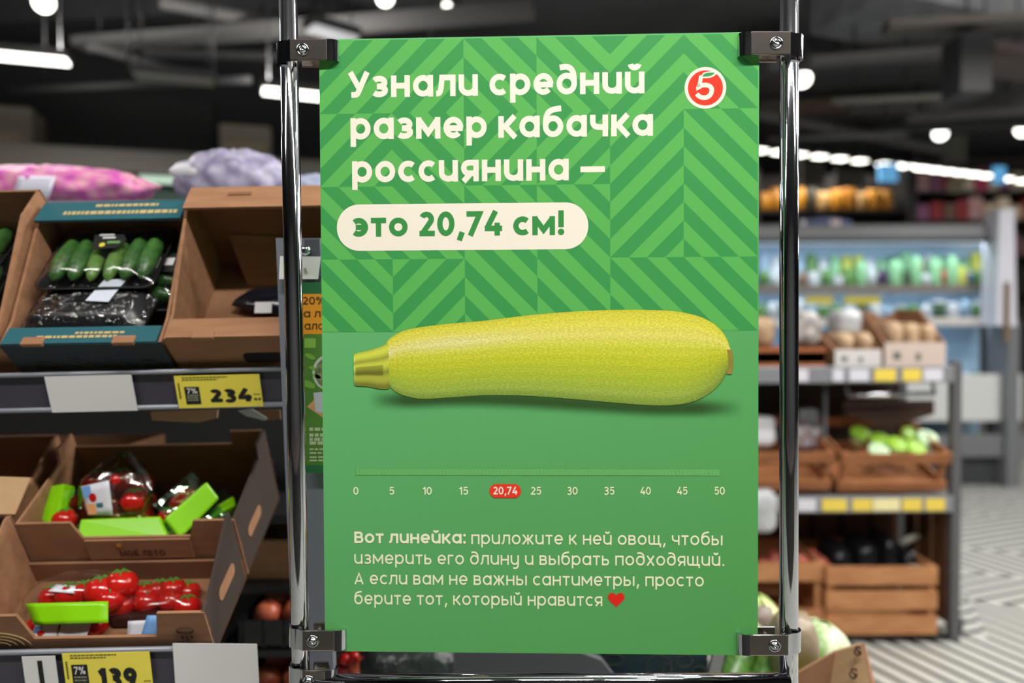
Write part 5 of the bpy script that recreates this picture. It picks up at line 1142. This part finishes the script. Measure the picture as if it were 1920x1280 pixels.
def prod(colour, shape, px, py_base, zbase, Y, w, h, where):
    """one item standing on a shelf"""
    nm = {'b': 'vegetable_packet', 'r': 'round_vegetable', 't': 'vegetable_tub'}[shape]; cat = {'b': 'packet', 'r': 'vegetable', 't': 'tub'}[shape]
    x = at(px, 500, Y).x; m = mat('produce_' + colour.replace(' ', '_'), pr_cols[colour], rough=.4, var=.4, scale=16)
    t = thing(nm, '%s %s %s' % (colour, {'b': 'packet', 'r': 'round vegetable', 't': 'tub'}[shape], where), cat, Matrix.Translation((x, Y, zbase)), 'vegetables ' + where)
    if shape == 'b': obj('pack', MB().loft([[(w / 2 * kx_ * math.copysign(abs(cos(q * pi / 8)) ** .5, cos(q * pi / 8)), .05 * kx_ * math.copysign(abs(sin(q * pi / 8)) ** .5, sin(q * pi / 8)), h * f) for q in range(16)] for f, kx_ in ((0, .9), (.1, 1), (.8, .95), (1, .6))]), m, t, world=False)
    elif shape == 'r':
        obj('head', MB().ball((0, 0, h * .5 + .003), (w / 2, w / 2, h * .46), fn=lambda a, b_: 1 + .06 * sin(5 * a + 3 * b_)), m, t, world=False)
    else:
        obj('tub_body', MB().loft([[(w / 2 * k_ * cos(q * pi / 8), w / 2 * k_ * sin(q * pi / 8), h * f) for q in range(16)] for f, k_ in ((0, .8), (.8, 1))]), m, t, world=False)
        obj('lid', MB().loft([[(w / 2 * k_ * cos(q * pi / 8), w / 2 * k_ * sin(q * pi / 8), h * f) for q in range(16)] for f, k_ in ((.8, 1.06), (.9, 1.06), (.92, .9))]), mat('lid_white', (224, 228, 232), rough=.4), t, world=False)
    return t
rnd = random.Random(21)
row = [(1432, 'green', 'r'), (1452, 'white', 't'), (1504, 'brown', 'r'), (1524, 'white', 'b'), (1548, 'green', 'r'), (1572, 'white', 't'), (1592, 'green', 'b'), (1614, 'mint', 'b'), (1634, 'white', 'r'), (1655, 'purple', 'r'), (1678, 'mint', 'b'), (1698, 'dark green', 'b'), (1716, 'mint', 'b'), (1734, 'white', 'r'), (1752, 'mint', 'b'), (1768, 'red', 'r'), (1784, 'mint', 'b'), (1800, 'yellow', 'b'), (1816, 'blue', 't'), (1832, 'green', 'b'), (1846, 'blue', 't')]
for px, c, s in row: prod(c, s, px, 0, ys['s1'] + .013, GY + .27 + rnd.uniform(-.03, .03), rnd.uniform(.085, .105), rnd.uniform(.12, .2) if c != 'mint' else rnd.uniform(.22, .3), 'on the top lit shelf of the refrigerator')
for i, px in enumerate(range(1432, 1850, 22)):
    c = ('pale blue', 'white', 'mint', 'pale blue', 'green', 'white', 'mint', 'yellow')[i % 8] if px < 1600 else ('mint', 'green', 'mint', 'yellow', 'white')[i % 5]
    prod(c, 'b', px, 0, ys['s1'] + .013, GY + .46, .1, rnd.uniform(.26, .36), 'in the back row of the top lit shelf')
for i, px in enumerate(range(1425, 1860, 24)):
    prod(('green', 'white', 'dark green', 'white', 'pale blue', 'green')[i % 6], 'brt'[i % 3], px, 0, ys['s2'] + .013, GY + .3, rnd.uniform(.09, .11), rnd.uniform(.13, .2), 'on the second shelf of the refrigerator')
for i, px in enumerate((1790, 1806, 1822, 1838, 1798, 1814, 1830)):
    prod(('white', 'yellow', 'dark green', 'white', 'yellow', 'white', 'green')[i], 'r', px, 0, zl + .22 + (.0 if i < 4 else .0), GY + (.1 if i < 4 else .22), .085, .12 if i < 4 else .17, 'in the bottom bin of the refrigerator')
for i, (px0, px1) in enumerate(((1510, 1562), (1583, 1650))):
    a, b_ = at(px0, 570, GY + .2), at(px1, 555, GY + .2)
    tag(obj('shelf_sign', MB().box(((a.x + b_.x) / 2, GY + .2, (a.z + b_.z) / 2), (b_.x - a.x, .01, b_.z - a.z)), mat('sign_yellow', (206, 190, 50), rough=.5)), ('left', 'right')[i] + ' yellow sign strip under the top refrigerator shelf', 'sign')
tp = at(1545, 425, GY + .45); tag(obj('plastic_sheet', MB().ball((tp.x, tp.y, zt + .064), (.24, .18, .05), fn=lambda a, b_: 1 + .08 * sin(4 * a + 2 * b_)), mat('sheet_blue', (128, 142, 190), rough=.4)), 'crumpled blue plastic on top of the open refrigerator', 'plastic')
for i, (px, w, c) in enumerate(((1500, .04, 'white'), (1560, .1, 'pink'))):
    tp = at(px, 425, GY + .15); tag(obj('small_box', MB().box((tp.x, GY + .1, zt + .027), (w, .06, .05)), mat('box_' + c, (220, 200, 204) if c == 'pink' else (230, 230, 236), rough=.5), bevel=.005), c + ' small box on top of the open refrigerator', 'box')
# ================================================================== DISTANT SHELVES
def gondola(label, x0, x1, Y, h, shelves, depth=.5):
    t = thing('store_shelving', label, 'shelving', Matrix.Translation(((x0 + x1) / 2, Y + depth / 2, 0)))
    obj('back_panel', MB().box(((x0 + x1) / 2, Y + depth, h / 2), (x1 - x0, .04, h)), mat('gondola_back', (52, 48, 46), rough=.7), t)
    for z in shelves: obj('shelf', MB().box(((x0 + x1) / 2, Y + depth / 2, z), (x1 - x0, depth, .03)), blk, t)
    for x in (x0, x1): obj('end', MB().box((x, Y + depth / 2, h / 2), (.05, depth, h)), mat('gondola_end', (60, 56, 54), rough=.6), t)
    return t
QY = 9.2
qa, qb = at(1420, 400, QY).x, at(1706, 400, QY).x; zs = at(1600, 396, QY).z
gondola('dark shelving of orange bags above the open refrigerator', qa, qb, QY, zs + .55, [zs - .9, zs - .45, zs])
rnd = random.Random(31)
x = qa + .08; i = 0
while x < qb - .22:
    w = rnd.uniform(.12, .17); hh = rnd.uniform(.24, .33); tall = i % 7 == 4
    tag(obj('snack_bag', MB().loft([[(x + w / 2 + w / 2 * k_ * math.copysign(abs(cos(q * pi / 8)) ** .5, cos(q * pi / 8)), QY + .16 + .08 * k2 * sin(q * pi / 8), zs + .016 + hh * f) for q in range(16)] for f, k_, k2 in ((0, .95, .3), (.15, 1, 1), (.85, 1, 1), (1, .95, .2))]), mat('snack_dark', (70, 66, 52), rough=.4) if tall else mat(('snack_orange', 'snack_amber', 'snack_tan')[i % 3], ((226, 156, 44), (206, 138, 40), (226, 178, 110))[i % 3], rough=.35)), 'orange snack bag on the distant dark shelf' if not tall else 'dark snack bag among the orange ones on the distant shelf', 'bag', 'snack bags on the distant shelf'); x += w + .015; i += 1
x = qa + .05; i = 0
while x < qb - .25:
    w = rnd.uniform(.12, .2); hh = rnd.uniform(.12, .26)
    tag(obj('snack_carton', MB().box((x + w / 2, QY + .16, zs - .45 + .018 + hh / 2), (w, .2, hh)), mat(('box_cream', 'box_olive', 'box_grey')[i % 3], ((214, 208, 190), (150, 150, 70), (110, 104, 100))[i % 3], rough=.5), bevel=.005), ('cream', 'olive', 'grey')[i % 3] + ' box on the lower distant shelf behind the refrigerator top', 'box', 'boxes on the lower distant shelf'); x += w + .03; i += 1
UY = 10.6
ua, ub = at(1716, 400, UY).x, at(2060, 400, UY).x; us = at(1800, 414, UY).z
gondola('distant shelving of pink and brown packets at the right edge', ua, ub, UY, us + 1.0, [us - 1.0, us - .5, us, us + .42])
for z, n_ in ((us, 0), (us + .42, 1), (us - .5, 2)):
    x = ua + .06; i = 0
    while x < ub - .26:
        w = rnd.uniform(.12, .2); hh = rnd.uniform(.2, .34); ci = rnd.randrange(7)
        nm_, col = (('pink', (196, 150, 150)), ('beige', (206, 184, 156)), ('red', (156, 40, 50)), ('brown', (120, 92, 80)), ('magenta', (226, 70, 120)), ('mauve', (150, 90, 130)), ('cream', (222, 204, 180)))[ci if ci != 4 or i % 2 else 1]
        tag(obj('grocery_packet', MB().box((x + w / 2, UY + .14, z + .017 + hh / 2), (w, .16, hh)), mat('grocery_' + nm_, col, rough=.5), bevel=.012), nm_ + ' packet on the ' + ('middle', 'upper', 'lower')[n_] + ' distant shelf at the right', 'packet', 'packets on the ' + ('middle', 'upper', 'lower')[n_] + ' distant shelf'); x += w + .02; i += 1
# hanging signs
def sign(label, px0, py0, px1, py1, Y, rgb, em=0):
    a, b_ = at(px0, py1, Y), at(px1, py0, Y); w, h = b_.x - a.x, b_.z - a.z
    t = thing('hanging_sign', label, 'sign', Matrix.Translation(((a.x + b_.x) / 2, Y, a.z)))
    obj('board', MB().box((0, 0, h / 2), (w, .04, h)), mat('sign_%d_%d_%d' % rgb, rgb, rough=.5, emit=em), t, world=False, bevel=.01)
    for s in (-.4, .4): obj('wire', MB().tube([(w * s, 0, h), (w * s, 0, ZC - a.z)], .004, 6), blk, t, world=False)
sign('bright blue hanging screen left of the row of lamps', 1647, 307, 1683, 341, 9.3, (110, 186, 240), .9); sign('bright blue hanging screen at the right end of the row of lamps', 1861, 312, 1885, 344, 9.9, (110, 190, 246), .9)
sign('square greyish brown hanging board beside the right chrome pole', 1502, 302, 1545, 350, 8.4, (112, 104, 92)); sign('dull brown hanging board under the near end of the lamp row', 1566, 318, 1622, 352, 8.6, (104, 98, 88))
sign('faint olive hanging board above the blue screens', 1766, 252, 1812, 306, 9.6, (78, 78, 66)); sign('small beige hanging board below the distant lamps', 1776, 336, 1806, 362, 9.4, (150, 138, 112))
# ================================================================== LOW BIN below the poster
lowb = thing('produce_bin', 'low black produce bin below and behind the poster', 'bin', Matrix.Translation((.2, 1.6, 0)))
zb = at(1200, 1386, 1.5).z
obj('bin_top', MB().box((.21, 1.57, zb - .015), (1.0, .48, .03)), bplas, lowb); obj('bin_body', MB().box((.21, 1.58, zb / 2 - .02), (.94, .42, zb - .05)), blk, lowb)
def boxq(label, name, cat, px0, py0, px1, py1, Y, D, m, bevel=.004):
    a, b_ = at(px0, py1, Y), at(px1, py0, Y)
    return tag(obj(name, MB().box(((a.x + b_.x) / 2, Y + D / 2, (a.z + b_.z) / 2), (b_.x - a.x, D, b_.z - a.z)), m, bevel=bevel), label, cat)
tc_ = thing('carton', 'dark teal carton with outlined vegetable drawings below the poster', 'carton', Matrix.Translation(at(1215, 1330, 1.5)))
a, b_ = at(1075, 1384, 1.5), at(1328, 1205, 1.5)
obj('walls', MB().box(((a.x + b_.x) / 2, 1.6, (a.z + b_.z) / 2), (b_.x - a.x, .2, b_.z - a.z)), mat('carton_dark_teal', (30, 54, 62), rough=.6), tc_, bevel=.004)
n = MB()
for px, py, r_, sq_ in ((1235, 1250, 24, 1.0), (1150, 1236, 18, .6), (1283, 1238, 15, .8), (1250, 1255, 9, 1.3), (1310, 1258, 12, .8)):
    q = at(px, py, 1.498); r_ = r_ * 1.5 / F; n.tube([(q.x + r_ * cos(k * pi / 12), q.y, q.z + r_ * sq_ * sin(k * pi / 12)) for k in range(25)], .0009, 5)
obj('drawing', n, mat('gold_line', (90, 92, 70)), tc_)
slab = [at(850, 1420, 1.42), at(1270, 1420, 1.42), at(1128, 1238, 1.42), at(1085, 1222, 1.42), at(850, 1222, 1.42)]
tag(obj('metal_sheet', MB().prism(slab, (0, .02, 0)), mat('sheet_grey', (92, 94, 102), rough=.45)), 'dark grey slanted metal sheet below the poster', 'metal sheet')
tag(obj('metal_strip', MB().prism([at(1296, 1404, 1.46), at(1316, 1404, 1.46), at(1362, 1215, 1.46), at(1340, 1215, 1.46)], (0, .012, 0)), mat('strip_grey', (150, 152, 154), rough=.35, metal=.3)), 'light grey metal strip right of the teal carton', 'metal strip')
zm = mat('marrow_green', (86, 130, 52), rough=.35, rgb2=(52, 92, 36), scale=14, stretch=(6, 1, 6))
for i, (p0, p1) in enumerate((((1362, 1300), (1396, 1215)), ((1412, 1312), (1452, 1228)))):
    A_, B_ = at(*p0, 1.5), at(*p1, 1.62); t = thing('marrow', ('green marrow beside the light grey metal strip', 'green marrow behind the lower right clamp')[i], 'marrow', Matrix.Translation(A_))
    obj('body', MB().tube([A_ + (B_ - A_) * f for f in (0, .06, .2, .5, .8, .94, 1)], [.008, .02, .028, .03, .028, .018, .006], 18), zm, t); obj('stalk', MB().tube([B_, B_ + (B_ - A_) * .12], .007, 8), mat('stalk', (120, 130, 70)), t)
pouch('film_bag', 'shiny dark film bag below the left half of the poster', 'bag', 664, 1224, 866, 1400, 1.45, .16, mat('film_dark', (64, 70, 70), rough=.18, var=.5, scale=30, bump=.8), 61)
for i, (px, py) in enumerate(((648, 1236), (664, 1232), (640, 1262))): tag(obj('cherry_tomato', MB().ball(tuple(at(px, py, 1.6)), .013), tom), 'small red tomato in the dark beside the lower left clamp', 'tomato', 'small red tomatoes beside the lower left clamp')
# cabbages and carton, lower right
def cabbage(c, r, label, cols, seed, tilt=0):
    t = thing('cabbage', label, 'cabbage', Matrix.Translation(c) @ Matrix.Rotation(radians(tilt), 4, 'Y')); rnd = random.Random(seed)
    m = bpy.data.materials.new('cabbage_leaf'); m.use_nodes = True; nt = m.node_tree; b = nt.nodes['Principled BSDF']; b.inputs['Roughness'].default_value = .4
    tc = nt.nodes.new('ShaderNodeTexCoord'); mp = nt.nodes.new('ShaderNodeMapping'); mp.inputs['Scale'].default_value = (14, 14, 5); nz = nt.nodes.new('ShaderNodeTexNoise'); nz.inputs['Scale'].default_value = 1.6; nz.inputs['Detail'].default_value = 3
    rp = nt.nodes.new('ShaderNodeValToRGB'); rp.color_ramp.elements[0].position = .35; rp.color_ramp.elements[1].position = .62; rp.color_ramp.elements[0].color = (*lin(*cols[0]), 1); rp.color_ramp.elements[1].color = (*lin(*cols[1]), 1)
    for a_, b2 in ((tc.outputs['Object'], mp.inputs[0]), (mp.outputs[0], nz.inputs['Vector']), (nz.outputs['Fac'], rp.inputs[0]), (rp.outputs[0], b.inputs['Base Color'])): nt.links.new(a_, b2)
    obj('head', MB().ball((0, 0, 0), (r, r, r * .92), nu=32, nv=20, fn=lambda a, b_: 1 + .03 * sin(6 * a + 2 * b_)), m, t, world=False)
    for k in range(5):
        a0 = k * 1.2566 + seed
        def leaf(u, v):
            a = a0 + (u - .5) * 1.9 * (.35 + .65 * sin(pi * min(v + .15, 1) * .6)); ph = pi * (.93 - .8 * v); k2 = 1.05 + .03 * sin(9 * u + k) + .05 * v * abs(2 * u - 1); return (r * k2 * sin(ph) * cos(a), r * k2 * sin(ph) * sin(a), r * .92 * k2 * cos(ph))
        obj('leaf', MB().sheet(leaf, 12, 10), m, t, world=False, solid=.002)
    return t
cabbage(at(1530, 1222, 1.72), .073, 'pale green cabbage behind the cardboard corner right of the chrome pole', ((110, 160, 72), (218, 226, 190)), 2)
cabbage(at(1398, 1180, 1.7), .085, 'yellowish green cabbage at the lower right edge of the poster', ((136, 170, 62), (206, 216, 150)), 5)
pouch('vegetable_bag', 'clear brownish vegetable bag in front of the pale cabbage', 'bag', 1462, 1172, 1548, 1384, 1.5, .1, mat('bag_brownish', (176, 156, 148), rough=.3, rgb2=(124, 112, 62), scale=9, bump=.3), 71)
pouch('vegetable_bag', 'dull brown bag between the poster and the right pole above the lower clamp', 'bag', 1408, 1148, 1462, 1330, 1.62, .06, mat('bag_dull', (150, 134, 124), rough=.4, var=.3, scale=12), 72)
pouch('plastic_bag', 'shiny clear bag between the poster and the right pole, hanging before the rack', 'bag', 1406, 922, 1462, 1000, 3.235, .1, silver, 73)
cbx = thing('carton', 'open cardboard carton corner with dark printed marks at the lower right', 'carton', Matrix.Translation(at(1560, 1380, 1.42)))
P0, P1, P2, P3 = at(1566, 1222, 1.44), at(1616, 1207, 1.40), at(1662, 1428, 1.36), at(1532, 1420, 1.42)
obj('side_wall', MB().prism([P0, P1, P2, P3], (.0, .006, 0)), card_t, cbx)
Q1, Q2 = at(1640, 1236, 1.6), at(1690, 1400, 1.6)
obj('end_wall', MB().prism([P1, at(1618, 1206, 1.44), at(1668, 1400, 1.42), P2], (.004, 0, 0)), card, cbx)
obj('inner_wall', MB().prism([at(1440, 1292, 1.40), at(1568, 1221, 1.44), at(1540, 1400, 1.42), at(1440, 1400, 1.40)], (0, .006, 0)), card_d, cbx)
for px, py, r_ in ((1608, 1220, 8), (1600, 1262, 9)):
    n = MB()
    for a0, a1 in ((0, 200), (220, 340)):
        for qd in ribbon(arc(px, py, r_ * .7, r_, a0, a1), 4, None): n.flat([tuple(at(p[0], p[1], 1.385)) for p in qd])
    for qd in ribbon([(px - 4, py - 6), (px + 6, py + 7)], 4, None): n.flat([tuple(at(p[0], p[1], 1.385)) for p in qd])
    obj('printed_mark', n, dprint, cbx)
